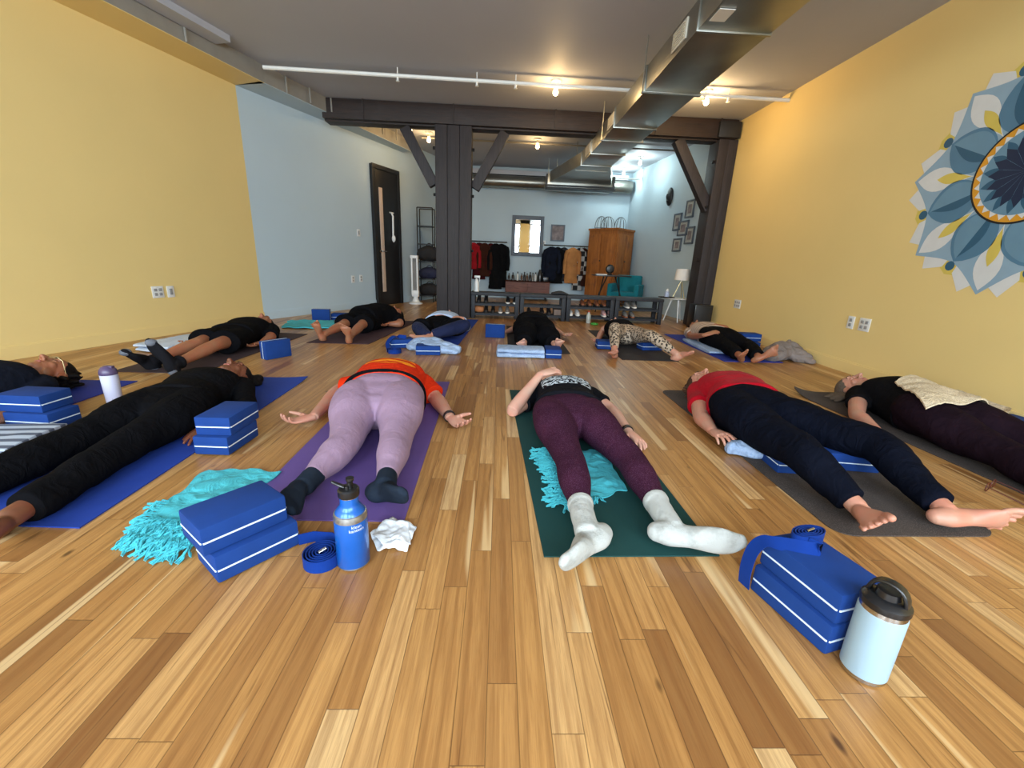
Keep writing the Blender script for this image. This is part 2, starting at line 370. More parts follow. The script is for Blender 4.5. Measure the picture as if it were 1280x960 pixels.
def plate(name, label, cat, p, n, w=.075, hgt=.115, slots='outlet', group=None):
    n = V(n).normalized(); a = math.atan2(n.y, n.x) + PI / 2; t = thing(name, label, cat, p + n * .001, a, group)
    b = MB(); b.box((0, -.003, 0), (w, .006, hgt), bev=.002); b.build('cover', 'plate', t, world=False)
    s = MB(); k = max(1, round(w / .06))
    for i in range(k):
        x = (i - (k - 1) / 2) * .048
        if slots == 'outlet':
            for z in (-.022, .022): s.box((x, -.0075, z), (.030, .004, .028), bev=.0015)
        else: s.box((x, -.0085, 0), (.03, .006, .062), bev=.0015)
    s.build('socket' if slots == 'outlet' else 'rocker', 'slot', t, world=False); return t
def onL(x, y, o, dr):    # ray with vertical wall through o along dr
    r = ray(x, y); n = V((-dr.y, dr.x, 0)); return CAM + r * ((o - CAM).dot(n) / r.dot(n))
plate('wall_outlet', 'white double outlet plate on the yellow left wall', 'outlet', onL(197, 365, A0, yd), -no, .115, slots='outlet')
plate('wall_outlet', 'slim white switch plate beside the double outlet on the left wall', 'outlet', onL(213, 364.5, A0, yd), -no, .075, slots='switch')
plate('light_switch', 'white light switch on the pale wall left of the black door', 'switch', onL(448, 291, B0, wd), -nw, .075, slots='switch')
plate('wall_outlet', 'left of two small white outlets low on the pale wall', 'outlet', onL(441, 349, B0, wd), -nw)
plate('wall_outlet', 'right of two small white outlets low on the pale wall, next to the black door', 'outlet', onL(451, 348, B0, wd), -nw)
plate('wall_outlet', 'narrow white outlet on the right yellow wall, left one of the near pair', 'outlet', JX(1064, 403, XR), (-1, 0, 0), .075)
plate('wall_outlet', 'wider white outlet on the right yellow wall, right one of the near pair', 'outlet', JX(1081, 406, XR), (-1, 0, 0), .118)
plate('wall_outlet', 'white outlet with plugs on the right yellow wall near the dark post', 'outlet', JX(922, 380, XR), (-1, 0, 0), .16)

# ----- timber frame -----
Yp = 6.72
def plank_post(name, label, x0, x1, boards, z1=2.63):
    t = thing(name, label, 'post', ((x0 + x1) / 2, Yp, 0)); w = (x1 - x0) / boards
    for i in range(boards):
        b = MB(); b.box((x0 + w * (i + .5), Yp + (.008 if i % 2 else 0), z1 / 2 + .001), (w - .004, .3, z1), bev=.006); b.build('timber', 'timber', t)
    for z in (1.0, 1.75, 2.35):
        for sx, x in ((-1, x0), (1, x1)):
            if x > 3.2: continue
            bo = MB(); bo.tube([(x, Yp - .08, z), (x + sx * .035, Yp - .08, z)], .022, 6); bo.build('bolt', 'black', t)
    return t
plank_post('timber_post', 'thick dark timber post of three planks in the middle of the room', -.947, -.437, 3)
tp = plank_post('timber_post', 'dark timber post against the right yellow wall', 3.02, XR - .005, 2)
b = MB(); b.box((.4, Yp, 2.755), (XR + 2.6 - .2, .32, .24), bev=.01); b.box((.35, Yp + .02, 2.64), (XR + 2.3, .2, .05), bev=.005)
for x in (-1.9, -.69, .7, 2.1, 3.0): b.box((x, Yp - .005, 2.755), (.012, .335, .246))
beam = b.build('ceiling_beam', 'timberX', None, world='base'); tag(beam, 'long dark timber beam running across the ceiling above the posts', 'beam')
bb = MB(); bb.box((3.12, Yp - .06, 2.74), (.3, .3, .2), bev=.01); tag(bb.build('beam_end_block', 'black', None, world='base'), 'black square block capping the beam at the right wall', 'beam')
def brace(label, a, b_):
    q = MB(); q.bar(a, b_, .14, .13, up=V((0, 1, 0)), bev=.006); tag(q.build('corner_brace', 'timber', None, world='base'), label, 'brace')
brace('diagonal dark brace left of the middle timber post', (-1.38, Yp, 2.60), (-.98, Yp, 1.88)); brace('diagonal dark brace right of the middle timber post', (.02, Yp, 2.60), (-.40, Yp, 1.86))
brace('diagonal dark brace leaning into the right wall post', (2.47, Yp - .02, 2.62), (3.06, Yp - .02, 1.72))

# ----- big galvanized duct -----
t = thing('air_duct', 'long square galvanized air duct hanging under the ceiling', 'duct', (1.53, 4.5, 2.43))
d = MB(); x0, x1, z0, z1 = 1.29, 1.79, 2.44, 2.64
def sec(y0, y1, g=0): d.box(((x0 + x1) / 2, (y0 + y1) / 2, (z0 + z1) / 2), (x1 - x0 + g, y1 - y0, z1 - z0 + g), bev=.003)
ys = [.9, 3.4, 4.5, 5.6, 6.9, 7.7]
for a, b2 in zip(ys, ys[1:]): sec(a, b2)
for y in ys: sec(y - .012, y + .012, .022)
d.poly([(1.29, 7.7, 2.44), (1.79, 7.7, 2.44), (2.2, 9.3, 2.42), (.95, 9.3, 2.42)], h=.2); d.build('duct_body', 'steel', t)
for y, w in ((3.72, .26), (5.75, .3), (7.15, .36)):
    v = MB(); v.box((x0 - .006, y, 2.54), (.012, w, .13), bev=.002)
    for i in range(6): v.box((x0 - .014, y, 2.495 + i * .018), (.008, w - .04, .004))
    v.build('vent_grille', 'vent', t)
tp_ = MB(); tp_.box((x0 + .07, 3.2, z0 - .004), (.1, .14, .004)); tp_.build('paper_label', 'plate', t)
for y in (2.5, 4.5, 6.15, 8.1):
    r = MB()
    for x in (x0 - .02, x1 + .02):
        r.tube([(x, y, 2.43), (x, y, CZ)], .006, 6)
    r.box(((x0 + x1) / 2, y, 2.43), (x1 - x0 + .06, .03, .012)); r.build('hanger', 'steel', t)
t = thing('ceiling_air_unit', 'flat grey air unit with a black lip at the end of the duct', 'air unit', (1.57, 9.5, 2.3))
u = MB(); u.box((1.57, 9.5, 2.45), (1.36, .42, .26), bev=.004); u.build('housing', 'steel', t)
u = MB(); u.box((1.57, 9.27, 2.36), (1.4, .05, .03)); u.box((1.57, 9.3, 2.31), (1.38, .3, .02)); u.box((.89, 9.28, 2.44), (.03, .04, .26)); u.box((2.25, 9.28, 2.44), (.03, .04, .26)); u.build('lip', 'black', t)
for x in (.93, 1.1, 2.1): u = MB(); u.tube([(x, 9.45, 2.5), (x, 9.45, CZ)], .006, 6); u.build('hanger_rod', 'steel', t)
# round duct along the back wall, pipes
q = MB(); q.tube([(-.9, YB - .2, 2.553), (2.9, YB - .2, 2.553)], .13, 20)
for i in range(9): q.tube([(-.8 + i * .45, YB - .2, 2.553), (-.78 + i * .45, YB - .2, 2.553)], .136, 20)
tag(q.build('spiral_duct', 'steel', None, world='base'), 'round metal duct running along the top of the back wall', 'duct')
q = MB(); q.box((.9, YB - .12, 2.74), (3.8, .24, .09)); tag(q.build('ceiling_bulkhead', 'ceil', None, world='base'), 'pale ledge above the round duct at the back ceiling', 'bulkhead')
def pipe(name, label, pts, r_, m):
    t = MB(); t.tube(pts, r_, 12); return tag(t.build(name, m, None, world='base'), label, 'pipe')
pA = J(329, 84, 2.8); pB = J(995, 126, 2.8); pB = pA + (pB - pA) * ((XR - pA.x) / (pB.x - pA.x))
t = thing('sprinkler_pipe', 'white sprinkler pipe crossing the whole ceiling', 'pipe', pA)
q = MB(); q.tube([pA, pB], .02, 12); q.build('pipe_run', 'white', t)
for xx in (500, 596, 645, 905, 940):
    p = pA + (pB - pA) * ((J(xx, 100, 2.8).x - pA.x) / (pB.x - pA.x)); q = MB(); q.tube([p, p - V((0, 0, .045))], .012, 8); q.lathe([(.003, -.05), (.022, -.052), (.022, -.056), (.003, -.058)], p, 12); q.tube([p, V((p.x, p.y, CZ))], .006, 6); q.build('sprinkler_head', 'white', t)
pipe('conduit', 'thin white pipe in the back right corner of the ceiling', [(2.2, 9.9, 2.66), (2.95, 9.9, 2.66), (2.96, 9.9, CZ)], .018, 'white')
pipe('conduit', 'thin grey pipe on the ceiling behind the beam', [(-1.4, 8.2, 2.84), (3.0, 8.2, 2.84)], .014, 'steelpaint')
# ----- bulbs -----
def bulb(p, cool, label, power):
    t = thing('ceiling_bulb', label, 'ceiling light', (p[0], p[1], CZ), group='bare bulbs on the ceiling')
    a = MB(); a.lathe([(.002, 0), (.06, -.002), (.058, -.02), (.03, -.03), (.022, -.07), (.002, -.072)], (0, 0, 0), 20); a.build('holder', 'white', t, world=False)
    a = MB(); a.lathe([(.004, -.068), (.014, -.075), (.02, -.09), (.03, -.115), (.031, -.13), (.022, -.148), (.004, -.156)], (0, 0, 0), 16); a.build('bulb', 'bulbcool' if cool else 'bulbwarm', t, world=False)
    l = bpy.data.lights.new('bulb_light', 'POINT'); l.energy = power; l.color = (.8, 1, .98) if cool else (1, .66, .3); l.shadow_soft_size = .05
    lo = bpy.data.objects.new('bulb_light', l); COL.objects.link(lo); lo.location = (p[0], p[1], CZ - .2)
bulb((.58, 5.6), 0, 'warm bulb on the sprinkler pipe left of the big duct', 15); bulb((2.36, 5.64), 0, 'warm bulb right of the big duct near the yellow wall', 26)
bulb((-1.25, 8.0), 0, 'warm bulb behind the beam, left of the middle post', 8); bulb((-1.45, 7.45), 0, 'warm bulb beside the left wall duct behind the brace', 8); bulb((.58, 8.05), 0, 'warm bulb behind the beam, right of the middle post', 8)
bulb((2.62, 8.9), 1, 'cool white bulb at the back right, nearer one', 16); bulb((2.6, 9.95), 1, 'cool white bulb in the back right corner above the pipes', 16)

# ----- mural: flat painted flower on the right wall -----
def muralmat(n, r_, g_, b_): return mat('mural_' + n, srgb(r_, g_, b_), .6, var=.03)
mm = [muralmat('white', 214, 216, 216), muralmat('pale', 142, 170, 190), muralmat('mid', 104, 142, 166), muralmat('blue', 82, 124, 152), muralmat('deep', 44, 90, 118), muralmat('yellow', 214, 192, 92), muralmat('gold', 214, 152, 40), muralmat('black', 16, 22, 30), muralmat('navy', 12, 36, 68)]
mu = MB(); MC = (2.85, 1.565); SC = .98
def mp(r_, th, lay): return V((XR - .0015 - lay * .0006, MC[0] + SC * r_ * math.cos(th), MC[1] + SC * r_ * math.sin(th)))
def mpoly(pl, lay, mi): mu.mi = mi; mu.poly([mp(a, b, lay) for a, b in pl])
def lens(th, r0, r1, hw, lay, mi, side=0, pk=.5, steps=12, pw=1.0):
    L_, R_ = [], []
    for i in range(steps + 1):
        u_ = i / steps; u2 = u_ ** (math.log(.5) / math.log(pk)); w = hw * math.sin(PI * u2) ** pw; r_ = r0 + (r1 - r0) * u_; x, y = r_, w
        L_.append((math.hypot(x, y), th + math.atan2(y, x))); R_.append((math.hypot(x, y), th - math.atan2(y, x)))
    mid_ = [(r0 + (r1 - r0) * i / steps, th) for i in range(steps + 1)]
    a = L_ if side >= 0 else mid_; b = R_ if side <= 0 else mid_
    for i in range(steps):
        q = [a[i], a[i + 1], b[i + 1], b[i]]; mpoly(q, lay, mi)
N8 = 8; T0 = math.radians(4)
for k in range(N8):
    th = T0 + k * 2 * PI / N8
    for dt in (-.17, .17, .39): 
        t_ = th + dt; mpoly([(.55, t_ - .16), (.70, t_ - .15), (.80 if dt < .3 else .73, t_), (.70, t_ + .15), (.55, t_ + .16)], .0 if dt > .3 else (.33 if dt < 0 else .66), 0 if dt < .3 else 5)
    pl = []; n = 16; h8 = PI / N8
    for i in range(n + 1):
        u_ = abs(i / n * 2 - 1); pl.append((.64 + .15 * (u_ ** 1.9 if u_ > .02 else 0), th - h8 * 0 + (i / n) * 2 * h8))
    for i in range(n): mpoly([(.2, pl[i][1]), pl[i], pl[i + 1], (.2, pl[i + 1][1])], 1, 1)
for k in range(N8):
    th = T0 + k * 2 * PI / N8; tb = th + PI / N8
    lens(th, .32, .76, .085, 2, 0, pk=.62); lens(th, .34, .60, .038, 3, 5, pk=.6)
    lens(tb, .24, .63, .150, 3, 3, pk=.5, pw=.75); lens(tb, .24, .61, .128, 4, 2, 1, pk=.5, pw=.8); lens(tb, .27, .60, .06, 5, 4, -1, pk=.45)
    mu.mi = 4; c_ = mp(.665, tb, 2); mu.poly([c_ + V((0, .034 * math.cos(a * PI / 6), .034 * math.sin(a * PI / 6))) for a in range(12)])
def ring(r0, r1, lay, mi, n=64):
    for i in range(n): mpoly([(r0, 2 * PI * i / n), (r1, 2 * PI * i / n), (r1, 2 * PI * (i + 1) / n), (r0, 2 * PI * (i + 1) / n)], lay, mi)
ring(.001, .325, 6, 7); ring(.001, .312, 7, 6)
for i in range(28): t_ = 2 * PI * i / 28; mpoly([(.265, t_ - .112), (.302, t_), (.265, t_ + .112)], 8, 0)
ring(.001, .268, 9, 2)
for i in range(16): lens(2 * PI * i / 16 + .1, .12, .262, .028, 10, 4)
for i in range(16): t_ = 2 * PI * i / 16; mpoly([(.001, t_), (.17, t_ - .19), (.225, t_), (.17, t_ + .19)], 11, 8)
tag(mu.build('wall_mural', mm, None, world='base', fix=False), 'large painted blue and yellow flower mandala on the right yellow wall', 'mural')
# ================= BACK OF THE ROOM =================
# low slatted benches that divide the room
def bench(x0, x1, y, label, proto=[None]):
    t = thing('shoe_bench', label, 'bench', ((x0 + x1) / 2, y, 0), 0, 'row of slate shoe benches'); w = x1 - x0
    a = MB(); a.box((0, 0, .375), (w, .33, .045), bev=.004); a.build('bench_top', 'slate', t, world=False)
    for sx in (-1, 1):
        for sy in (-1, 1): a = MB(); a.box((sx * (w / 2 - .035), sy * .13, .177), (.06, .06, .352), bev=.003); a.build('leg', 'slate', t, world=False)
    for z in (.075, .225):
        a = MB()
        for yy in (-.09, 0, .09): a.box((0, yy, z), (w - .12, .07, .014))
        for yy in (-.135, .135): a.box((0, yy, z - .012), (w - .12, .02, .03))
        a.build('shelf', 'slate', t, world=False)
    return t
BY = 6.8
bx = [JY(x, 380, BY - .16).x for x in (588, 649.5, 708, 769, 830)]
for i, lb in enumerate(('slate wooden shoe bench beside the middle timber post', 'slate shoe bench behind the person in wide black trousers', 'slate shoe bench with brown shoes, behind the person in leopard leggings', 'slate shoe bench at the right end of the row, below the tripod lamp')):
    bench(bx[i] + .004, bx[i + 1] - .004, BY, lb)
def colmat(n, *c, **k):
    if n not in M: M[n] = mat(n, srgb(*c), **k)
    return n
colmat('shoe_black', 26, 24, 26, rough=.5); colmat('shoe_white', 205, 205, 205, rough=.6); colmat('shoe_brown', 132, 78, 52, rough=.5); colmat('shoe_grey', 120, 116, 112, rough=.7); colmat('sole_white', 222, 220, 214, rough=.6); colmat('sole_dark', 30, 28, 28, rough=.7); colmat('shoe_pink', 205, 160, 160, rough=.6); colmat('bagorange', 176, 108, 60, rough=.7)
def shoe(x, y, z, up, sole, label, boot=0, rz=0, name='sneaker', cat='shoe', group=None, sc=.8):
    t = thing(name, label, cat, (x, y, z), rz, group)
    a = MB(); a.loft([(0, -.12 * sc, .016), (0, -.06 * sc, .016), (0, .02 * sc, .016), (0, .12 * sc, .016)], [(.036 * sc, .015), (.05 * sc, .016), (.04 * sc, .016), (.036 * sc, .016)], n=16, zmin=.001); a.build('sole', sole, t, world=False)
    a = MB(); h = .16 if boot else .075
    a.loft([(0, -.115 * sc, .035), (0, -.06 * sc, .045), (0, .0, .055), (0, .07 * sc, .06), (0, .11 * sc, .055)], [(.03 * sc, .018), (.044 * sc, .028), (.037 * sc, .038), (.036 * sc, .045), (.03 * sc, .04)], n=16, zmin=.026)
    a.loft([(0, .06 * sc, .05), (0, .07 * sc, h)], [(.036 * sc, .045 * sc), (.034 * sc, .042 * sc)], n=14, up=V((0, 1, 0)), caps=(0, .2)); a.build('upper', up, t, world=False, smooth=60)
    a = MB()
    for i in range(4): a.bar((-.018, -.05 * sc + i * .022, .072 + i * .004), (.018, -.05 * sc + i * .022, .072 + i * .004), .005, .004)
    a.build('laces', sole if up != sole else 'shoe_grey', t, world=False); return t
def pair(px, y_, z, up, sole, label, boot=0, **k):
    x = JY(px, 385, BY - .08).x
    for s_, w_ in ((-1, 'left'), (1, 'right')): shoe(x + s_ * .055, BY - .04, z, up, sole, w_ + ' one of ' + label, boot, **k)
UP, LO = .2325, .0825
pair(603, 0, UP, 'shoe_black', 'sole_dark', 'the black ankle shoes on the upper shelf nearest the middle post', 1)
pair(639, 0, UP, 'shoe_black', 'sole_white', 'the black white-soled shoes on the upper shelf of the first bench')
pair(612, 0, LO, 'shoe_black', 'sole_dark', 'the black boots on the lower shelf near the middle post', 1)
pair(630, 0, LO, 'shoe_grey', 'sole_white', 'the grey white-soled sneakers on the lower shelf of the first bench')
pair(682, 0, LO, 'shoe_black', 'sole_dark', 'the black sneakers on the lower shelf of the second bench', 1)
pair(657, 0, LO, 'shoe_black', 'sole_dark', 'the dark flat shoes at the left of the second bench')
pair(718, 0, LO, 'shoe_white', 'sole_white', 'the white sneakers on the lower shelf of the third bench')
pair(750, 0, UP, 'shoe_brown', 'sole_dark', 'the brown shoes on the upper shelf of the third bench', 1)
pair(760, 0, LO, 'shoe_pink', 'sole_white', 'the pale pink sneakers on the lower shelf of the third bench')
pair(788, 0, UP, 'shoe_grey', 'sole_white', 'the grey sneakers on the upper shelf of the last bench')
pair(787, 0, LO, 'shoe_grey', 'shoe_brown', 'the beige shoes on the lower shelf of the last bench')
pair(732, 0, UP, 'shoe_brown', 'sole_dark', 'the tan flat shoes on the upper shelf of the third bench')
def bag(name, label, cat, c, d, m, handle=1):
    t = thing(name, label, cat, c); a = MB(); w, dp, h = d
    a.loft([(-w / 2 * .85, 0, h * .45), (0, 0, h * .5), (w / 2 * .85, 0, h * .45)], [(dp / 2, h * .42), (dp / 2, h * .5), (dp / 2, h * .42)], up=V((0, 0, 1)), n=20, ex=2.8, zmin=.002, wr=.012, wf=12); a.build('bag_body', m, t, world=False)
    if handle: a = MB(); a.tube([(w * .2 * math.cos(PI * i / 8), 0, h * .92 + h * .22 * math.sin(PI * i / 8)) for i in range(9)], .008, 8); a.build('handle', m, t, world=False)
    return t
bag('hand_bag', 'tan bag on the lower shelf beside the middle post', 'bag', (JY(597, 388, BY - .05).x, BY, LO), (.17, .14, .1), 'bagorange', 0)
b = MB(); x = JY(698, 388, BY).x; b.box((x, BY, LO + .045), (.16, .2, .088), bev=.003); b.box((x, BY, LO + .08), (.166, .206, .02), bev=.002); tag(b.build('shoe_box', colmat('kraft', 120, 100, 88), None, world='base'), 'brown box on the lower shelf of the second bench', 'box')
# little bottle and ball on the floor before the benches
def lathe_thing(name, label, cat, p, parts, group=None, rz=0):
    t = thing(name, label, cat, p, rz, group)
    for nm, prof, m in parts: a = MB(); a.lathe(prof, n=24); a.build(nm, m, t, world=False, smooth=35)
    return t
colmat('clear', 170, 176, 170, rough=.15); colmat('cap_red', 170, 60, 40); colmat('green', 60, 150, 60)
p = J(735, 404); lathe_thing('water_bottle', 'clear small bottle standing on the floor in front of the third bench', 'bottle', p, [('bottle_body', [(.002, .001), (.034, .001), (.036, .02), (.036, .12), (.015, .16), (.015, .17)], 'clear'), ('cap', [(.017, .17), (.017, .19), (.002, .191)], 'cap_red')])
b = MB(); p = J(743, 406); b.tube([p + V((.05 * math.cos(a * PI / 8), .05 * math.sin(a * PI / 8), .014)) for a in range(17)], .013, 8); tag(b.build('toy_ring', 'green', None, world='base'), 'small green ring on the floor by the clear bottle', 'ring')

# spray bottle on the first bench
p = V((JY(595.5, 365, BY).x, BY, .3975)); t = thing('spray_bottle', 'white spray bottle standing on the bench beside the middle post', 'bottle', p)
a = MB(); a.lathe([(.002, .001), (.04, .001), (.042, .02), (.04, .14), (.016, .19), (.016, .2)], n=20); a.build('bottle_body', 'plate', t, world=False)
a = MB(); a.box((.01, 0, .225), (.09, .026, .035), bev=.006); a.tube([(.035, 0, .215), (.05, 0, .18), (.045, 0, .15)], .006, 6); a.build('trigger', 'plate', t, world=False)
b = MB(); x = JY(700, 366, BY).x; b.loft([(x - .12, BY, .41), (x, BY, .425), (x + .12, BY, .405)], [(.05, .015), (.07, .03), (.05, .015)], zmin=.3985, wr=.01); tag(b.build('folded_cloth', colmat('darkcloth', 34, 36, 42), None, world='base'), 'crumpled dark cloth lying on the second bench', 'cloth')

# tower fan
p = V((JY(520, 380, 8.4).x, 8.4, 0)); t = thing('tower_fan', 'white tower fan on the floor between door and shelf rack', 'fan', p)
a = MB(); a.lathe([(.002, .001), (.13, .001), (.13, .02), (.07, .05), (.05, .1), (.04, .2)], n=28); a.build('base', 'plate', t, world=False)
a = MB(); a.box((-.055, 0, .52), (.03, .11, .7), bev=.01); a.box((.045, 0, .52), (.03, .11, .7), bev=.01); a.box((0, 0, .2), (.13, .12, .12), bev=.015); a.box((-.01, 0, .875), (.15, .12, .06), bev=.02); a.build('fan_body', 'plate', t, world=False)
a = MB(); a.box((-.005, .01, .55), (.07, .07, .6)); a.build('grille', 'shoe_grey', t, world=False)
# black tubular racks
def rack(x0, x1, y, h, label, ns):
    t = thing('shelf_rack', label, 'shelf', ((x0 + x1) / 2, y, 0)); w = x1 - x0
    a = MB()
    for sx in (-1, 1):
        for sy in (-1, 1): a.tube([(sx * w / 2, sy * .14, 0), (sx * w / 2, sy * .14, h)], .011, 6)
    for z in (h,): 
        for sy in (-1, 1): a.tube([(-w / 2, sy * .14, z), (w / 2, sy * .14, z)], .011, 6)
    a.build('frame', 'black', t, world=False)
    for i in range(ns):
        z = .12 + (h - .12) * i / ns; a = MB(); a.box((0, 0, z), (w, .28, .02), bev=.002); a.build('shelf', 'black', t, world=False)
    return t
rx0 = JY(525, 370, 8.95).x; rx1 = JY(543, 370, 8.95).x
rack(rx0, rx1, 8.95, 1.79, 'tall narrow black metal rack beside the white fan', 5); rack(rx1 + .05, rx1 + .38, 9.1, 1.66, 'black metal rack half hidden behind the middle post', 6)
colmat('bagblack', 24, 22, 24, rough=.8); colmat('bagblue', 30, 34, 62, rough=.8)
xm = (rx0 + rx1) / 2 + .03; zz = [.12 + 1.67 * i / 5 + .011 for i in range(5)]
bag('backpack', 'black backpack on the middle shelf of the tall rack', 'bag', (xm + .04, 8.86, zz[2]), (.28, .26, .3), 'bagblack'); bag('duffel_bag', 'navy bag on the rack, below the black backpack', 'bag', (xm + .04, 8.86, zz[1]), (.3, .26, .22), 'bagblue'); bag('tote_bag', 'black bag on the lowest shelf of the tall rack', 'bag', (xm + .04, 8.86, zz[0]), (.3, .26, .24), 'bagblack')

# ---- coats on rails ----
def rail(px0, px1, py, label):
    a = JY(px0, py, YB - .14); b = JY(px1, py, YB - .14); t = thing('coat_rail', label, 'rail', ((a.x + b.x) / 2, YB - .14, a.z)); q = MB(); q.tube([a, V((b.x, a.y, a.z))], .012, 8)
    for x in (a.x + .03, b.x - .03): q.tube([(x, a.y, a.z), (x, YB - .001, a.z)], .009, 6)
    q.build('rod', 'steel_dark', t); return a.z, a.x, b.x
def coat(px, w, drop, m, label, zr, dy=0, sleeves=1, th=.05):
    x = JY(px, 310, YB - .14).x; z0 = zr - .04; t = thing('coat', label, 'coat', (x, YB - .14 + dy, zr), random.uniform(-.25, .25) * 0, 'coats hanging on the rails')
    a = MB(); a.tube([(0, 0, .012), (.014, 0, .006), (.012, 0, -.02), (0, 0, -.045)], .004, 6); a.tube([(-w * .42, 0, -.1), (0, 0, -.05), (w * .42, 0, -.1)], .006, 6); a.build('hanger', 'steel_dark', t, world=False)
    a = MB(); up = V((0, 1, 0)); s = random.random() * 50
    a.loft([(0, 0, -.05), (0, 0, -.09), (0, 0, -.16), (0, 0, -drop * .55), (0, 0, -drop)], [(.05, .03), (w * .42, .04), (w * .5, th), (w * .44, th), (w * .55, th * 1.1)], up=up, n=26, wr=.022, wf=7, seed=s, caps=(.5, .1)); a.build('coat_body', m, t, world=False, smooth=60)
    if sleeves:
        for sx in (-1, 1):
            a = MB(); a.loft([(sx * w * .42, -.01, -.13), (sx * (w * .54), -.02, -.3), (sx * (w * .56), -.03, -.13 - min(.5, drop * .75))], [(.05, .05), (.045, .05), (.04, .04)], up=up, n=14, wr=.01, seed=s, caps=(.6, .2)); a.build('sleeve', m, t, world=False, smooth=60)
    return t
CM = {n: fabric('cloth_' + n, srgb(*c)) for n, c in dict(red=(150, 26, 34), maroon=(62, 22, 26), black=(20, 20, 22), navy=(24, 28, 40), tan=(172, 118, 70), brown=(60, 34, 26), darkgrey=(44, 44, 48)).items()}
for k_, v_ in CM.items(): M['c_' + k_] = v_
zr, xa, xb = rail(588, 634, 301, 'thin coat rail on the back wall beside the middle post')
coat(592, .26, .62, 'c_red', 'red jacket at the left end of the rail by the middle post', zr, -.03); coat(599, .28, .85, 'c_maroon', 'dark maroon coat next to the red jacket', zr); coat(606, .26, .78, 'c_brown', 'dark brown coat in the middle of the left rail', zr, -.02)
coat(613, .22, .72, 'c_maroon', 'dark red coat left of the long black coats', zr, .01); coat(620, .28, 1.06, 'c_black', 'long black coat on the left rail', zr, -.02); coat(627, .28, 1.02, 'c_black', 'long black coat at the right end of the left rail', zr)
zr, xa, xb = rail(680, 740, 306, 'coat rail on the back wall beside the wooden wardrobe')
coat(690, .34, .8, 'c_navy', 'dark navy coat at the left end of the rail beside the wardrobe', zr, -.02); coat(697, .3, .86, 'c_black', 'black coat next to the navy coat beside the wardrobe', zr); coat(705, .26, .8, 'c_darkgrey', 'charcoal coat behind the tan coat', zr, .03)
coat(716, .3, .84, 'c_tan', 'tan brown coat on the rail beside the wardrobe', zr, -.05)
t_ = NT('checked_flannel'); ck = t_.node('ShaderNodeTexChecker', {'Vector': t_.mapping((9, 9, 9)), 'Scale': 1.0, 'Color1': srgb(28, 28, 30), 'Color2': srgb(170, 168, 164)}); t_.t.links.new(ck.outputs[0], t_.b.inputs['Base Color']); t_.b.inputs['Roughness'].default_value = .9; M['check'] = t_.m
coat(725, .24, 1.0, 'check', 'black and white checked coat right of the tan coat', zr, -.02); coat(730, .24, .9, 'c_brown', 'dark brown coat against the wardrobe side', zr)

# sideboard + bottles
cx0 = JY(632, 350, 10.1).x; cx1 = JY(687, 350, 10.1).x; cz = JY(650, 351, 10.1).z
t = thing('sideboard', 'reddish brown low sideboard against the back wall', 'sideboard', ((cx0 + cx1) / 2, 10.22, 0)); W_ = cx1 - cx0
a = MB(); a.box((0, 0, cz / 2 + .04), (W_, .42, cz - .1), bev=.004); a.build('body', 'wooddk', t, world=False)
a = MB(); a.box((0, -.005, cz - .008), (W_ + .02, .45, .018), bev=.003); a.build('top', 'c_brown', t, world=False)
for sx in (-1, 1):
    a = MB(); a.box((sx * W_ / 4, -.215, cz / 2 + .03), (W_ / 2 - .012, .012, cz - .14), bev=.002); a.build('door', 'wooddk', t, world=False)
    for sy in (-1, 1): a = MB(); a.tube([(sx * (W_ / 2 - .05), sy * .16, .0), (sx * (W_ / 2 - .06), sy * .15, .06)], .014, 8); a.build('leg', 'black', t, world=False)
colmat('bottledark', 40, 34, 34, rough=.2); colmat('bottlegrey', 120, 118, 116, rough=.3); colmat('bottleamber', 92, 58, 40, rough=.25)
ref = None
for i, (px, w, h, m, lb) in enumerate([(636, .05, .16, 'bottledark', 'dark bottle at the left end of the sideboard'), (641, .06, .18, 'bottledark', 'dark bottle second from the left on the sideboard'), (647, .05, .2, 'plate', 'white dropper bottle on the sideboard'), (652, .05, .17, 'bottleamber', 'amber bottle right of the white dropper bottle'), (655.5, .06, .2, 'bottledark', 'dark tall bottle in the middle cluster on the sideboard'), (659, .05, .17, 'bottleamber', 'amber bottle in the middle cluster on the sideboard'), (662.5, .06, .2, 'bottledark', 'dark bottle just left of the grey flask'), (666, .05, .19, 'bottlegrey', 'grey flask bottle on the sideboard'), (669.5, .05, .2, 'plate', 'white slim bottle beside the black jug')]):
    lathe_thing('toiletry_bottle', lb, 'bottle', (JY(px, 350, 10.1).x, 10.12 + .03 * (i % 3), cz + .0015), [('bottle_body', [(.002, .001), (w / 2, .001), (w / 2, h * .6), (w / 5, h * .75), (w / 5, h * .8)], m), ('cap', [(w / 4, h * .8), (w / 4, h), (.002, h + .001)], 'plasticblack')], 'bottles on the sideboard')
lathe_thing('black_jug', 'black jug with a lid on the sideboard', 'jug', (JY(675, 350, 10.1).x, 10.15, cz + .0015), [('jug_body', [(.002, .001), (.06, .001), (.065, .1), (.05, .2), (.035, .23)], 'plasticblack'), ('lid', [(.037, .23), (.03, .26), (.002, .27)], 'plasticblack')])
a = MB(); a.box((JY(682, 350, 10.1).x, 10.12, cz + .05), (.12, .12, .09), bev=.01); a.box((JY(682, 350, 10.1).x, 10.12, cz + .1), (.13, .13, .012), bev=.003); tag(a.build('small_box', 'plasticblack', None, world='base'), 'small dark box at the right end of the sideboard', 'box')
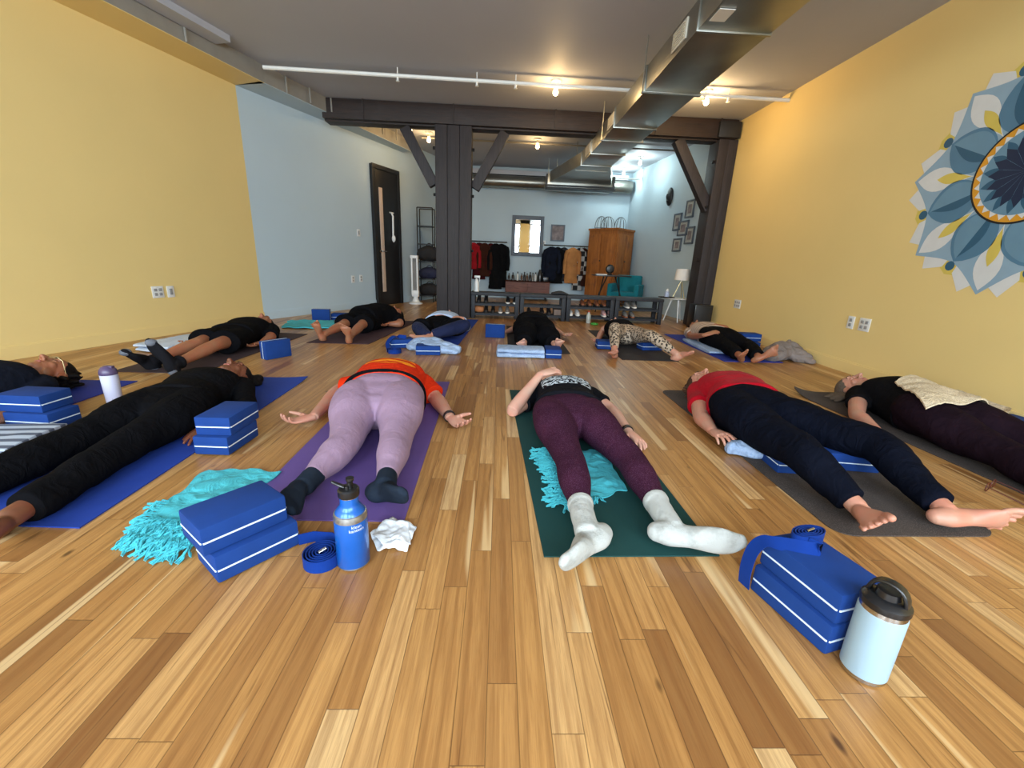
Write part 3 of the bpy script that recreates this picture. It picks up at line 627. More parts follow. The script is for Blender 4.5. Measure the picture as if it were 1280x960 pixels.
# mirror, picture, thermostat
def frame(name, label, cat, tl, br, y, fw, inner, fm, mat_=None, d=.03):
    a, b = JY(tl[0], tl[1], y), JY(br[0], br[1], y); cx, cz_ = (a.x + b.x) / 2, (a.z + b.z) / 2; w, h = b.x - a.x, a.z - b.z
    t = thing(name, label, cat, (cx, YB - .001, cz_)); q = MB()
    for sx in (-1, 1): q.box((sx * (w / 2 - fw / 2), -d / 2, 0), (fw, d, h), bev=.003)
    for sz in (-1, 1): q.box((0, -d / 2, sz * (h / 2 - fw / 2)), (w - 2 * fw, d, fw), bev=.003)
    q.build('frame', fm, t, world=False); q = MB(); q.box((0, -d * .3, 0), (w - fw, d * .4, h - fw)); q.build(inner, mat_, t, world=False); return t
frame('wall_mirror', 'grey framed rectangular mirror on the back wall', 'mirror', (640.5, 269), (677.5, 321), YB, .085, 'mirror_glass', 'frame', 'mirror', .05)
frame('wall_picture', 'small dusky framed picture on the back wall right of the mirror', 'picture', (689, 280.5), (705, 302), YB, .03, 'print', 'frame', 'art')
plate('light_switch', 'tiny white switch right of the mirror', 'switch', JY(677.6 + 2, 304, YB), (0, -1, 0), .08, slots='switch')
# wardrobe set across the corner
nc = JY(768, 330, 9.35); wz = JY(768, 284.5, 9.35).z; wa = math.radians(-47)
t = thing('wardrobe', 'golden pine wardrobe standing across the back right corner', 'wardrobe', (nc.x, nc.y, 0), 0)
lx = JY(736, 300, 9.95); rx = JY(793, 300, 9.9)
e1 = (V((lx.x, 9.95, 0)) - V((nc.x, nc.y, 0))); e2 = (V((min(rx.x, 2.96), 9.9, 0)) - V((nc.x, nc.y, 0))); dif = e1 + e2
q1, q2 = e1 + V((.2, .48, 0)), e2 + V((-.25, .5, 0)); a = MB(); a.poly([p_ + V((0, 0, .02)) for p_ in (V((0, 0, 0)), e1, q1, q2, e2)], h=wz - .06); a.build('carcass', 'wood', t, world=False, smooth=10)
a = MB(); k1, k2 = e1.normalized() * .03, e2.normalized() * .03; a.poly([p_ + V((0, 0, wz - .04)) for p_ in (V((0, -.04, 0)), e1 + V((-.03, -.02, 0)), q1, q2, e2 + V((.01, -.03, 0)))], h=.04); a.build('cornice', 'wood', t, world=False, smooth=10)
for e, o in ((e1, e2), (e2, e1)):
    ux = e.normalized(); Lw = e.length; n = V((ux.y, -ux.x, 0)); n = n if n.y < 0 else -n
    q = MB(); up = V((0, 0, 1))
    for (a_, b_) in ((.04, .5), (.54, .96)):
        for z0_, z1_ in ((.12, .62), (.70, wz - .12)):
            c0, c1 = ux * Lw * a_, ux * Lw * b_; mt = Matrix((ux, -n, up)).transposed().to_4x4()
            q.box((c0 + c1) / 2 + n * .008 + V((0, 0, (z0_ + z1_) / 2)), ((c1 - c0).length, .016, z1_ - z0_), mtx=mt, bev=.003)
            q.box((c0 + c1) / 2 + n * .017 + V((0, 0, (z0_ + z1_) / 2)), ((c1 - c0).length - .1, .012, z1_ - z0_ - .1), mtx=mt, bev=.005)
    q.build('panelled_door', 'wood', t, world=False, smooth=20)
    q = MB(); q.ell(ux * Lw * .5 + n * .035 + V((0, 0, .95)), (.016, .016, .016)); q.build('knob', 'black', t, world=False)
# wire domes on the wardrobe
for px, w_, lb in ((750, .26, 'left'), (758.5, .3, 'middle'), (774, .26, 'right')):
    c_ = JY(px, 290, 9.75); t = thing('wire_basket', lb + ' wire dome ornament on top of the wardrobe', 'ornament', (c_.x, 9.72, wz + .001)); q = MB()
    for k in range(5):
        a_ = k * PI / 5; q.tube([(w_ / 2 * math.cos(PI * i / 12) * math.cos(a_), w_ / 2 * math.cos(PI * i / 12) * math.sin(a_), .004 + .24 * math.sin(PI * i / 12) ** .8) for i in range(13)], .004, 5)
    q.tube([(w_ / 2 * math.cos(PI * i / 12), w_ / 2 * math.sin(PI * i / 12), .004) for i in range(25)], .004, 5); q.build('wires', 'steel_dark', t, world=False)
# teal armchair
p = V((JY(782, 360, 8.9).x, 8.9, 0)); t = thing('armchair', 'teal upholstered armchair below the wardrobe', 'armchair', p, math.radians(-30))
a = MB(); a.box((0, 0, .27), (.5, .5, .16), bev=.04, seg=3); a.build('seat', 'teal', t, world=False)
a = MB(); a.box((0, .25, .45), (.52, .12, .46), bev=.04, seg=3); a.build('backrest', 'teal', t, world=False)
for sx in (-1, 1):
    a = MB(); a.box((sx * .27, 0, .36), (.1, .5, .3), bev=.035, seg=3); a.build('armrest', 'teal', t, world=False)
    for sy in (-1, 1): a = MB(); a.tube([(sx * .22, sy * .2, 0), (sx * .2, sy * .18, .2)], .016, 8); a.build('leg', 'black', t, world=False)
# desk
dx0 = JY(742, 345, 8.3).x; dx1 = JY(786, 345, 8.3).x; dz = JY(760, 344.5, 8.3).z; t = thing('desk', 'narrow dark desk with crossed legs in front of the wardrobe', 'desk', ((dx0 + dx1) / 2, 8.3, 0)); w = dx1 - dx0
a = MB(); a.box((0, 0, dz), (w, .4, .022), bev=.003); a.build('desk_top', 'plasticblack', t, world=False)
for sx in (-1, 1): 
    for sy in (-1, 1): a = MB(); a.tube([(sx * w * .42, sy * .18, 0), (sx * w * .16, -sy * .14, dz)], .012, 8); a.build('leg', 'black', t, world=False)
p = V((JY(762, 340, 8.3).x, 8.3, dz + .012)); t = thing('desk_fan', 'small black fan standing on the desk', 'fan', p); a = MB(); a.lathe([(.002, 0), (.06, 0), (.05, .02), (.012, .03), (.012, .08)], n=20); a.build('stand', 'plasticblack', t, world=False)
a = MB(); a.lathe([(.002, -.03), (.06, -.025), (.085, 0), (.06, .025), (.002, .03)], (0, 0, .11), 24, Matrix.Rotation(PI / 2, 4, 'X')); a.build('cage', 'plasticblack', t, world=False)
a = MB(); a.box((dx0 + .13, 8.25, dz + .02), (.2, .14, .016), bev=.003); tag(a.build('white_notebook', 'plate', None, world='base'), 'white slim notebook at the left end of the desk', 'book')
# side table with tripod lamp
TY = 7.15; tc = JY(846, 372.5, TY); tz = tc.z; t = thing('side_table', 'small white-topped side table next to the right post', 'table', (tc.x, TY, 0))
a = MB(); a.lathe([(.002, tz - .018), (.19, tz - .018), (.2, tz - .009), (.19, tz), (.002, tz)], n=36); a.build('table_top', 'plate', t, world=False)
for k in range(3): a = MB(); q_ = 2 * PI * k / 3 + .5; a.tube([(.17 * math.cos(q_), .17 * math.sin(q_), 0), (.08 * math.cos(q_), .08 * math.sin(q_), tz - .018)], [.009, .016], 8); a.build('leg', 'plate', t, world=False)
lp = V((min(tc.x + .08, 3.02), TY, tz + .001)); t = thing('tripod_lamp', 'table lamp with brass tripod legs and pale drum shade', 'lamp', lp)
for k in range(3): a = MB(); q_ = 2 * PI * k / 3 + .9; a.tube([(.11 * math.cos(q_), .11 * math.sin(q_), 0), (.01 * math.cos(q_), .01 * math.sin(q_), .27)], .007, 8); a.build('leg', 'brass', t, world=False)
a = MB(); a.lathe([(.12, .29), (.105, .47), (.103, .47), (.118, .29)], n=36); a.build('lamp_shade', 'shade', t, world=False); a = MB(); a.tube([(0, 0, .26), (0, 0, .36)], .012, 8); a.ell((0, 0, .39), (.025, .025, .035)); a.build('bulb_socket', 'plate', t, world=False)
jx = JY(832, 372, TY - .05).x
t = thing('tray', 'thin black tray poking over the left edge of the side table', 'tray', (jx + .01, TY - .06, tz + .001)); a = MB(); a.box((0, 0, .006), (.24, .1, .01), bev=.002); a.build('tray_plate', 'plasticblack', t, world=False); a = MB(); a.box((0, -.047, .014), (.24, .006, .012)); a.box((0, .047, .014), (.24, .006, .012)); a.build('rim', 'plasticblack', t, world=False)
lathe_thing('patterned_jar', 'white and blue jar with a rounded lid on the side table', 'jar', (jx + .01, TY - .06, tz + .0125), [('jar_body', [(.002, .0), (.034, .0), (.04, .03), (.036, .08), (.02, .095)], colmat('bluewhite', 176, 186, 208, var=.3, vs=70)), ('lid', [(.022, .095), (.026, .11), (.012, .13), (.002, .135)], 'plate')])
# black speaker by the post
a = MB(); sx_ = JY(875, 392, 6.42).x; sz_ = JY(875, 381.5, 6.3).z; t = thing('floor_speaker', 'black square speaker box on the floor in front of the right post', 'speaker', (sx_, 6.42, 0)); a.box((0, 0, sz_ / 2 + .001), (.27, .22, sz_), bev=.008); a.build('cabinet', 'plasticblack', t, world=False)
a = MB(); a.box((0, -.112, sz_ * .5), (.22, .008, sz_ - .06), bev=.003); a.build('grille', 'black', t, world=False)
# frames + carved mask on the right far wall
rd = (RBk - RP).normalized(); rn = V((-rd.y, rd.x, 0)); rn = rn if rn.x < 0 else -rn
def onR(x, y):
    r = ray(x, y); return CAM + r * ((RP - CAM).dot(rn) / r.dot(rn))
for (x0, y0, x1, y1, lb) in ((858.5, 250, 868.5, 272, 'topmost pale framed print beside the right post'), (843, 267, 852, 288, 'framed print left of the cluster centre on the right far wall'), (848.5, 276, 861, 294.5, 'framed print in the centre of the five on the right far wall'), (857.5, 283.5, 868, 305, 'framed print at the lower right of the cluster by the post'), (842, 298, 852, 314.5, 'lowest framed print of the cluster on the right far wall')):
    a, b = onR(x0, (y0 + y1) / 2), onR(x1, (y0 + y1) / 2); top = onR((x0 + x1) / 2, y0).z; bot = onR((x0 + x1) / 2, y1).z; c_ = (a + b) / 2; w = (V((a.x, a.y, 0)) - V((b.x, b.y, 0))).length; h = top - bot
    t = thing('picture_frame', lb, 'picture', V((c_.x, c_.y, (top + bot) / 2)) + rn * .001, math.atan2(rn.y, rn.x) + PI / 2); q = MB()
    for s_ in (-1, 1): q.box((s_ * (w / 2 - .014), -.012, 0), (.028, .024, h), bev=.002); q.box((0, -.012, s_ * (h / 2 - .014)), (w, .024, .028), bev=.002)
    q.build('frame', 'frame', t, world=False); q = MB(); q.box((0, -.007, 0), (w - .03, .012, h - .03)); q.build('print', 'paper', t, world=False)
    q = MB(); q.box((0, -.015, 0), (w * .42, .003, h * .5)); q.build('picture', 'art', t, world=False)
c_ = onR(838.5, 246) + rn * .02; t = thing('wall_mask', 'black oval carved mask on the right far wall', 'mask', c_, math.atan2(rn.y, rn.x) + PI / 2)
a = MB(); a.ell((0, 0, 0), (.1, .05, .16)); a.ell((0, -.05, .0), (.018, .025, .05)); a.ell((0, -.045, -.08), (.03, .012, .012)); a.build('mask_face', 'black', t, world=False, vox=.008)
# ================= PEOPLE =================
def skinmat(n, r_, g_, b_):
    t = NT(n); v = t.mapping((1, 1, 1)); c = t.ramp(t.noise(v, 14, 4), [(.3, srgb(r_ - 10, g_ - 8, b_ - 8)), (.7, srgb(r_ - 2, g_ - 22, b_ - 22))])
    t.put(t.b, 'Base Color', c); t.b.inputs['Roughness'].default_value = .5; t.b.inputs['Subsurface Weight'].default_value = .12; t.b.inputs['Subsurface Radius'].default_value = (.012, .005, .003); t.b.inputs['Subsurface Scale'].default_value = .6
    t.bump(t.noise(v, 260, 3), .08, .002); return t.m
M['skin_fair'] = skinmat('fair_skin', 212, 170, 150); M['skin_pink'] = skinmat('rosy_skin', 200, 152, 130); M['skin_tan'] = skinmat('tan_skin', 166, 118, 90); M['skin_brown'] = skinmat('brown_skin', 126, 84, 62)
M['lip'] = mat('lips', srgb(176, 104, 98), .5); M['nail'] = mat('nails', srgb(226, 180, 168), .35)
def hairmat(n, c):
    t = NT(n); v = t.mapping((90, 12, 90)); g = t.noise(v, 3, 4); t.put(t.b, 'Base Color', t.ramp(g, [(.3, tuple(x * .55 for x in c[:3]) + (1,)), (.7, c)])); t.b.inputs['Roughness'].default_value = .6; t.b.inputs['Specular IOR Level'].default_value = .15; t.bump(g, .5, .006); return t.m
M['hair_dark'] = hairmat('dark_hair', srgb(22, 17, 17)); M['hair_brown'] = hairmat('brown_hair', srgb(84, 58, 44)); M['hair_grey'] = hairmat('grey_brown_hair', srgb(112, 98, 86))
M['k_black'] = fabric('black_jersey', srgb(15, 15, 18), wr=.5, sheen=.02); M['k_black2'] = fabric('black_cotton_trousers', srgb(13, 13, 16), wr=.6, sheen=.02); M['k_navy'] = fabric('navy_trousers', srgb(12, 15, 26), wr=.7, sheen=.02)
M['k_red'] = fabric('red_jersey', srgb(158, 8, 26), wr=.5); M['k_lilac'] = fabric('lilac_leggings', srgb(148, 122, 144), wr=.3, var=.05)
M['k_plum'] = fabric('heathered_plum_leggings', srgb(54, 24, 42), wr=.25, heather=.5, col2=srgb(108, 72, 96), hs=330)
M['k_sockdark'] = fabric('charcoal_socks', srgb(34, 42, 54), wr=.2); M['k_sockblack'] = fabric('black_socks', srgb(28, 28, 32), wr=.2); M['k_sockgrey'] = fabric('grey_heel', srgb(110, 114, 124), wr=.2)
M['k_paleblue'] = fabric('pale_blue_shirt', srgb(176, 196, 226), wr=.5); M['k_navy2'] = fabric('dark_blue_trousers', srgb(30, 36, 64), wr=.5)
M['k_plumdark'] = fabric('dark_plum_corduroy', srgb(28, 17, 25), wr=.4, sheen=.05)
# ribbed white socks
t = NT('white_ribbed_socks'); v = t.mapping((1, 1, 1)); t.put(t.b, 'Base Color', t.mix(t.math('MULTIPLY', t.ramp(t.noise(v, 24, 5, .6), [(.5, W0), (.68, W1)]), .35), srgb(186, 188, 184), srgb(120, 120, 114)))
t.b.inputs['Roughness'].default_value = .95; t.bump(t.math('ADD', t.noise(v, 500, 2), t.math('MULTIPLY', t.noise(v, 34, 4), 2.5)), .6, .006); M['k_sockwhite'] = t.m
# leopard print
t = NT('leopard_leggings'); v = t.mapping((1, 1, 1)); w = t.node('ShaderNodeTexVoronoi', {'Vector': t.mapping((1, 1, 1)), 'Scale': 42.0}).outputs['Distance']
t.put(t.b, 'Base Color', t.ramp(w, [(.16, srgb(150, 120, 92)), (.2, srgb(30, 26, 26)), (.42, srgb(34, 30, 30)), (.5, srgb(176, 156, 134)), (1, srgb(186, 168, 148))])); t.b.inputs['Roughness'].default_value = .85; M['k_leopard'] = t.m
# cream shirt with thin stripes
t = NT('striped_jersey'); w = t.node('ShaderNodeTexWave', {'Vector': t.mapping((.5, 1, .3)), 'Scale': 8.0, 'Distortion': .6}, wave_type='BANDS', bands_direction='Y').outputs['Fac']
t.put(t.b, 'Base Color', t.ramp(w, [(.55, srgb(196, 176, 160)), (.72, srgb(110, 92, 84))])); t.b.inputs['Roughness'].default_value = .9; M['k_stripe'] = t.m
def printshirt(name, base, ink, c, rx, ry, kind):
    """shirt cloth with a faded print on the chest (c = centre in the shirt's own coordinates)"""
    t = NT(name); P = t.c.outputs['Object']; s = t.node('ShaderNodeSeparateXYZ', {0: P})
    dx = t.math('DIVIDE', t.math('SUBTRACT', s.outputs[0], c[0]), rx); dy = t.math('DIVIDE', t.math('SUBTRACT', s.outputs[1], c[1]), ry)
    r2 = t.math('ADD', t.math('POWER', t.math('ABSOLUTE', dx), 2.0 if kind == 'swirl' else 6.0), t.math('POWER', t.math('ABSOLUTE', dy), 2.0 if kind == 'swirl' else 6.0)); ins = t.math('MULTIPLY', t.math('LESS_THAN', r2, 1.0), t.math('GREATER_THAN', s.outputs[2], .12))
    if kind == 'swirl':
        w = t.node('ShaderNodeTexWave', {'Vector': t.mapping((1, 1, .2)), 'Scale': 4.5, 'Distortion': 6.0, 'Detail': 1.0}, wave_type='RINGS').outputs['Fac']; msk = t.ramp(w, [(.32, W0), (.42, W1)])
    else:
        n1_ = t.node('ShaderNodeTexWave', {'Vector': t.mapping((1, 1, .2)), 'Scale': 6.5, 'Distortion': 14.0, 'Detail': 3.0, 'Detail Scale': 3.0}, wave_type='BANDS', bands_direction='Y').outputs['Fac']; msk = t.ramp(n1_, [(.42, W0), (.5, W1)])
    n = t.noise(t.mapping((1, 1, 1)), 6, 4); b_ = t.ramp(n, [(.35, tuple(x * .85 for x in base[:3]) + (1,)), (.65, base)])
    t.put(t.b, 'Base Color', t.mix(t.math('MULTIPLY', ins, msk), b_, ink)); t.b.inputs['Roughness'].default_value = .85; t.b.inputs['Specular IOR Level'].default_value = .08
    t.bump(t.noise(t.mapping((1, 1, .6)), 18, 3, .55, 1.2), .5, .02); return t.m

def foot(mb, A, leg, toe, med, bare, s, g=0, zmin=None):
    """A ankle, leg = knee->ankle direction, toe = heel->toes direction, med = towards the other foot"""
    f = toe.normalized(); sd = (leg - f * leg.dot(f)); sd = sd.normalized() if sd.length > .15 else V((0, -1, 0)); m_ = f.cross(sd); m_ = m_ if m_.dot(med) > 0 else -m_
    P = [A - f * .048 * s + sd * .034 * s, A - f * .01 * s + sd * .036 * s, A + f * .05 * s + sd * .034 * s - m_ * .007 * s, A + f * .105 * s + sd * .046 * s - m_ * .001, A + f * .148 * s + sd * .054 * s + m_ * .003]
    R = [(.027 * s + g, .030 * s + g), (.033 * s + g, .040 * s + g), (.028 * s + g, .034 * s + g), (.041 * s + g, .023 * s + g), (.044 * s + g, .014 * s + g)]
    if not bare: P += [A + f * .178 * s + sd * .056 * s + m_ * .006, A + f * .205 * s + sd * .055 * s + m_ * .014]; R += [(.034 * s + g, .012 * s + g), (.018 * s + g, .009 * s + g)]
    mb.loft(P, R, up=sd, n=20, zmin=zmin, step=.012, caps=(1, .8))
    mb.loft([A - f * .028 * s, A - f * .04 * s + sd * .03 * s], [(.018 * s + g, .014 * s + g), (.02 * s + g, .016 * s + g)], up=f, n=12, zmin=zmin)
    if bare:
        for i in range(5):
            o = (.037 - .0205 * i) * s; L = (.056, .050, .045, .040, .034)[i] * s; r_ = (.0130, .0086, .0082, .0079, .0074)[i] * s; st = A + f * (.140 - .004 * i - (.006 if i > 2 else 0)) * s + sd * .052 * s + m_ * o
            mb.loft([st, st + f * L * .55 - sd * .004, st + f * L + sd * .003], [(r_ * 1.0, r_ * .95), (r_ * .9, r_ * .82), (r_ * 1.06, r_ * .95)], up=sd, n=10, zmin=zmin, step=.008, caps=(.5, 1))
def hand(mb, W, d, nrm, th, s=1, curl=1.0, spread=1.0, zmin=None):
    """W wrist, d towards fingers, nrm = palm side, th = thumb side"""
    d = d.normalized(); nrm = (nrm - d * nrm.dot(d)).normalized(); sd = (th - d * th.dot(d) - nrm * th.dot(nrm)).normalized()
    mb.loft([W - d * .01, W + d * .03 * s, W + d * .065 * s, W + d * .092 * s], [(.024 * s, .018 * s), (.034 * s, .018 * s), (.040 * s, .015 * s), (.040 * s, .011 * s)], up=nrm, n=18, zmin=zmin, step=.01, caps=(.3, .5))
    mb.ell(W + d * .04 * s + sd * .024 * s + nrm * .008, (.016 * s, .016 * s, .016 * s), zmin=zmin)
    for i in range(4):
        off = (.030 - .0198 * i) * s; L = (.070, .078, .073, .056)[i] * s; r_ = (.0085, .0086, .0083, .0074)[i] * s
        st = W + d * (.090 - .004 * abs(i - 1.3)) * s + sd * off; fd = (d + sd * (.16 - .1 * i) * spread).normalized(); p = st; pts = [st - fd * .014, st]; a_ = 0
        for q, c_ in zip((.44, .32, .24), (.22, .5, .45)):
            a_ += c_ * curl * (1 + .12 * i); dd = (fd * math.cos(a_) + nrm * math.sin(a_)); p = p + dd * L * q; pts.append(p)
        mb.loft(pts, [(r_ * 1.1, r_ * 1.1), (r_ * 1.08, r_ * 1.08), (r_, r_), (r_ * .94, r_ * .92), (r_ * .8, r_ * .76)], up=sd, n=10, zmin=zmin, step=.007, caps=(.3, 1))
    st = W + d * .028 * s + sd * .024 * s + nrm * .004; d1 = (d * .62 + sd * .75 + nrm * .25).normalized(); d2 = (d * .85 + sd * .42 + nrm * .3).normalized()
    mb.loft([st - d1 * .01, st + d1 * .036 * s, st + d1 * .036 * s + d2 * .028 * s, st + d1 * .036 * s + d2 * .05 * s], [(.014 * s, .013 * s), (.0115 * s, .011 * s), (.0105 * s, .0095 * s), (.0085 * s, .0075 * s)], up=nrm, n=12, zmin=zmin, step=.008)
def headparts(mb, Hc, h, f, s=1, zmin=None):
    sd = h.cross(f).normalized(); mt = Matrix((sd, f, h)).transposed()
    e = lambda a, b_, c_, r_: mb.ell(Hc + sd * a * s + f * b_ * s + h * c_ * s, (r_[0] * s, r_[1] * s, r_[2] * s), mt, 18, 12, zmin)
    e(0, -.008, .025, (.073, .092, .082)); e(0, .022, -.028, (.058, .062, .068)); e(0, .048, -.066, (.036, .036, .034)); e(0, .068, -.088, (.017, .016, .015))
    for x in (-1, 1):
        e(x * .034, .05, -.018, (.024, .026, .022)); e(x * .03, .072, .006, (.016, .011, .009)); e(x * .028, .076, .026, (.024, .010, .008)); e(x * .073, -.006, -.008, (.008, .017, .03)); e(x * .077, -.014, .006, (.007, .012, .014)); e(x * .046, .02, -.056, (.018, .03, .028))
    mb.loft([Hc + f * .083 * s + h * .018 * s, Hc + f * .096 * s - h * .006 * s, Hc + f * .108 * s - h * .026 * s], [(.008 * s, .008 * s), (.009 * s, .011 * s), (.0125 * s, .013 * s)], up=sd, n=12)
    for x in (-1, 1): e(x * .011, .092, -.029, (.008, .009, .007))
    e(0, .080, -.049, (.021, .010, .006)); e(0, .078, -.058, (.019, .010, .007)); e(0, .0, -.03, (.05, .07, .06))
def frame_dirs(P):
    pel, nk, hd = P['pelvis'], P['neck'], P['head']; t = (nk - pel); t.z = 0; t.normalize(); return t, V((t.y, -t.x, 0))   # spine direction, image-right side
def person(name, label, P, skin='skin_fair', s=1.0, hip=.165, waist=.135, chest=.155, sh=.17, depth=.105, belly=.0, thigh=.078, knee=.054, calf=.053, shirt='k_black', sleeve=.55, sleeve_r=.058, hem=.02, shirt_loose=.012, pants='k_black2', pant_end=1.0, pant_loose=.012, flare=0.0, sock=None, sockh=.12, shin=None, hemband=None, hair='hair_dark', hairkind='short', face=None, vox=.0055, handspec=None, mat_z=.006, waistline=.10, collar=.03, flip=None, armr=1.0, uparm=1.0, bands=(), sockheel=None, wr=.006):
    t, side = frame_dirs(P); Z = V((0, 0, 1)); pel, nk, hd = P['pelvis'], P['neck'], P['head']
    root = thing(name, label, 'person', (pel.x, pel.y, 0)); zm = mat_z + .001
    ch = P.get('chest', pel + (nk - pel) * .66 + V((0, 0, .012))); wa = P.get('waist', pel + (ch - pel) * .5)
    pel = V((pel.x, pel.y, zm + depth * .98)); wa = V((wa.x, wa.y, zm + depth * .93 + belly * .5)); ch = V((ch.x, ch.y, zm + depth * 1.02 + belly * .2)); shc = nk - t * .055 * s; shc = V((shc.x, shc.y, zm + depth * .92))
    S = {}
    for k, sg in (('L', -1), ('R', 1)):
        S[k] = dict(sh=P.get(k + 's', shc + side * sg * sh * s + V((0, 0, -.015))), hip=P.get(k + 'h', pel + side * sg * (hip - thigh * .92) - t * .035), e=P[k + 'e'], w=P[k + 'w'], f=P[k + 'f'], k=P[k + 'k'], a=P[k + 'a'], t=P[k + 't'], sg=sg)
    hv = (hd - nk); hv.normalize(); fv = V(face) if face else V((0, 0, 1)); hv = (hv * .75 + t * .25).normalized() if not P.get('hv') else P['hv'].normalized(); fv = (fv - hv * fv.dot(hv)).normalized()
    # ---- body ----
    b = MB()
    def torso(mb, g, p0=0.0, p1=1.0, wrk=0, cap=1, sd=0):
        pts = [(pel - t * .08 * s, hip * .45, depth * .45), (pel - t * .04 * s, hip * .78, depth * .76), (pel + t * .015 * s, hip * 1.0, depth * 1.0), (pel + t * .05 * s, hip, depth * 1.02 + belly * .5), (wa, waist, depth * .95 + belly), (ch - t * .03, chest, depth * 1.06 + belly * .4), (ch + t * .07 * s, chest * 1.04, depth * .98), (shc, sh * s * .88, depth * .72), (shc + t * .035 * s, sh * .55 * s, depth * .55)]
        if p0: pts = pts[p0:]
        mb.loft([q[0] for q in pts], [(q[1] + g, q[2] + g) for q in pts], n=36, zmin=zm, ex=2.35, wr=wrk, wf=7, caps=(cap, .6), seed=sd)
    torso(b, -.004)
    b.loft([shc + t * .01, nk, hd - hv * .04 * s - fv * .01], [(.075 * s, .055 * s), (.055 * s, .05 * s), (.052 * s, .052 * s)], n=18, zmin=zm)
    headparts(b, hd, hv, fv, s * 1.02, zm)
    for k, q in S.items():
        ar = s * armr
        d_ua = (q['e'] - q['sh']); d_fa = (q['w'] - q['e'])
        b.ell(q['sh'], (.052 * ar, .052 * ar, .05 * ar), zmin=zm)
        b.loft([q['sh'], q['sh'] + d_ua * .45, q['e'] - d_ua.normalized() * .01, q['e'] + d_fa * .25, q['e'] + d_fa * .6, q['w']], [(.05 * ar * uparm, .05 * ar * uparm), (.047 * ar * uparm, .046 * ar * uparm), (.039 * ar, .038 * ar), (.041 * ar, .038 * ar), (.033 * ar, .030 * ar), (.025 * ar, .020 * ar)], n=18, zmin=zm, caps=(1, .5))
        hs = (handspec or {}).get(k, {}); d_h = q['f'] - q['w']; up = V(hs.get('palm', (0, 0, 1))); tb = V(hs['thumb']) if 'thumb' in hs else side * q['sg'] * (1 if up.z > 0 else -1)
        hand(b, q['w'] + d_h.normalized() * .005, d_h, up, tb, s * hs.get('s', .98), hs.get('curl', 1.0), hs.get('spread', 1.0), zmin=zm)
        d_t = q['k'] - q['hip']; d_s = q['a'] - q['k']; q['ds'] = d_s.normalized(); g = -.004
        b.loft([q['hip'] + d_t * .06 - V((0, 0, .012)), q['hip'] + d_t * .45, q['k'] - d_t.normalized() * .03, q['k'] + d_s.normalized() * .03, q['k'] + d_s * .32, q['k'] + d_s * .7, q['a'] + d_s.normalized() * .012], [(thigh + g, thigh + g), (thigh * .88 + g, thigh * .86 + g), (knee + g, knee + g), (knee * .96 + g, knee * .96 + g), (calf + g, calf + g), (.038 * s + g, .038 * s + g), (.032 * s, .034 * s)], n=22, zmin=zm)
        foot(b, q['a'], q['ds'], q['t'] - q['a'] - q['ds'] * .045, -side * q['sg'], not (sock), s, -.003 if sock else 0, zm)
    b.build('body', skin, root, vox=min(vox, .0036) if vox < .005 else vox, sm=1)
    if vox <= .005 or True:
        lp_ = MB(); mt = Matrix((hv.cross(fv).normalized(), fv, hv)).transposed(); c0 = hd + fv * .0865 * s - hv * .0545 * s
        lp_.ell(c0 - fv * .002, (.020 * s, .007 * s, .0085 * s), mt, 14, 8); lp_.build('lips', 'lip', root)
        br = MB(); sdv = hv.cross(fv).normalized()
        for x in (-1, 1): br.tube([hd + sdv * x * .012 * s + fv * .089 * s + hv * .030 * s, hd + sdv * x * .032 * s + fv * .085 * s + hv * .036 * s, hd + sdv * x * .05 * s + fv * .070 * s + hv * .030 * s], .0035, 6)
        for x in (-1, 1): br.tube([hd + sdv * x * (.03 + .014 * u) * s + fv * (.0835 - .004 * u * u) * s + hv * (.0015 + .003 * u * u) * s for u in (-1, 0, 1)], .0016, 5)
        br.build('brows_and_lashes', hair, root)
    # ---- clothes ----
    if pants:
        g = pant_loose; p = MB(); k0 = 0
        pts = [(pel - t * .09 * s, hip * .50, depth * .74), (pel - t * .045 * s, hip * .82, depth * .90), (pel + t * .015 * s, hip * 1.0, depth * 1.0), (pel + t * .05 * s, hip, depth * 1.02 + belly * .5), (pel + t * waistline * s, (hip + waist) / 2, depth * 1.0 + belly * .7)]
        p.loft([q[0] for q in pts], [(q[1] + g, q[2] + g) for q in pts], n=36, zmin=zm, ex=2.3, wr=wr, wf=7, caps=(1, .08), seed=1)
        for k, q in S.items():
            d_t = q['k'] - q['hip']; d_s = q['a'] - q['k']; dn_ = d_s.normalized(); u = d_t.normalized()
            p.loft([q['hip'] + t * .05 - V((0, 0, .015)), q['hip'] + d_t * .12, q['hip'] + d_t * .34], [(thigh + g * .8, thigh + g * .8)] * 3, n=24, zmin=zm, caps=(.8, .5))
            hz_ = max(0, zm + 1.96 * depth - thigh * .95 - q['hip'].z)
            pts = [(q['hip'] + t * .085 + V((0, 0, hz_)), thigh * .93), (q['hip'] + t * .01 + V((0, 0, hz_ - .002)), thigh * .98), (q['hip'] + d_t * .16 + V((0, 0, hz_ * .72)), thigh * 1.0), (q['hip'] + d_t * .34 + V((0, 0, hz_ * .3)), thigh * 1.01), (q['hip'] + d_t * .6, thigh * .84 + g * .2), (q['k'] - u * .03, knee * 1.05)]
            if pant_end > 1e-3 and pant_end <= .5: pts = [(q['hip'] + t * .02, thigh * .9), (q['hip'] + d_t * .3, thigh), (q['hip'] + d_t * (pant_end * 1.55), thigh * .92 + flare)]
            else:
                pts += [(q['k'] + dn_ * .03, knee * 1.0), (q['k'] + d_s * .32, calf + flare * .4)]
                if pant_end > .6: pts += [(q['k'] + d_s * min(.75, pant_end - .2), .041 * s + flare * .8), (q['k'] + d_s * (pant_end - .04), .036 * s + flare)]
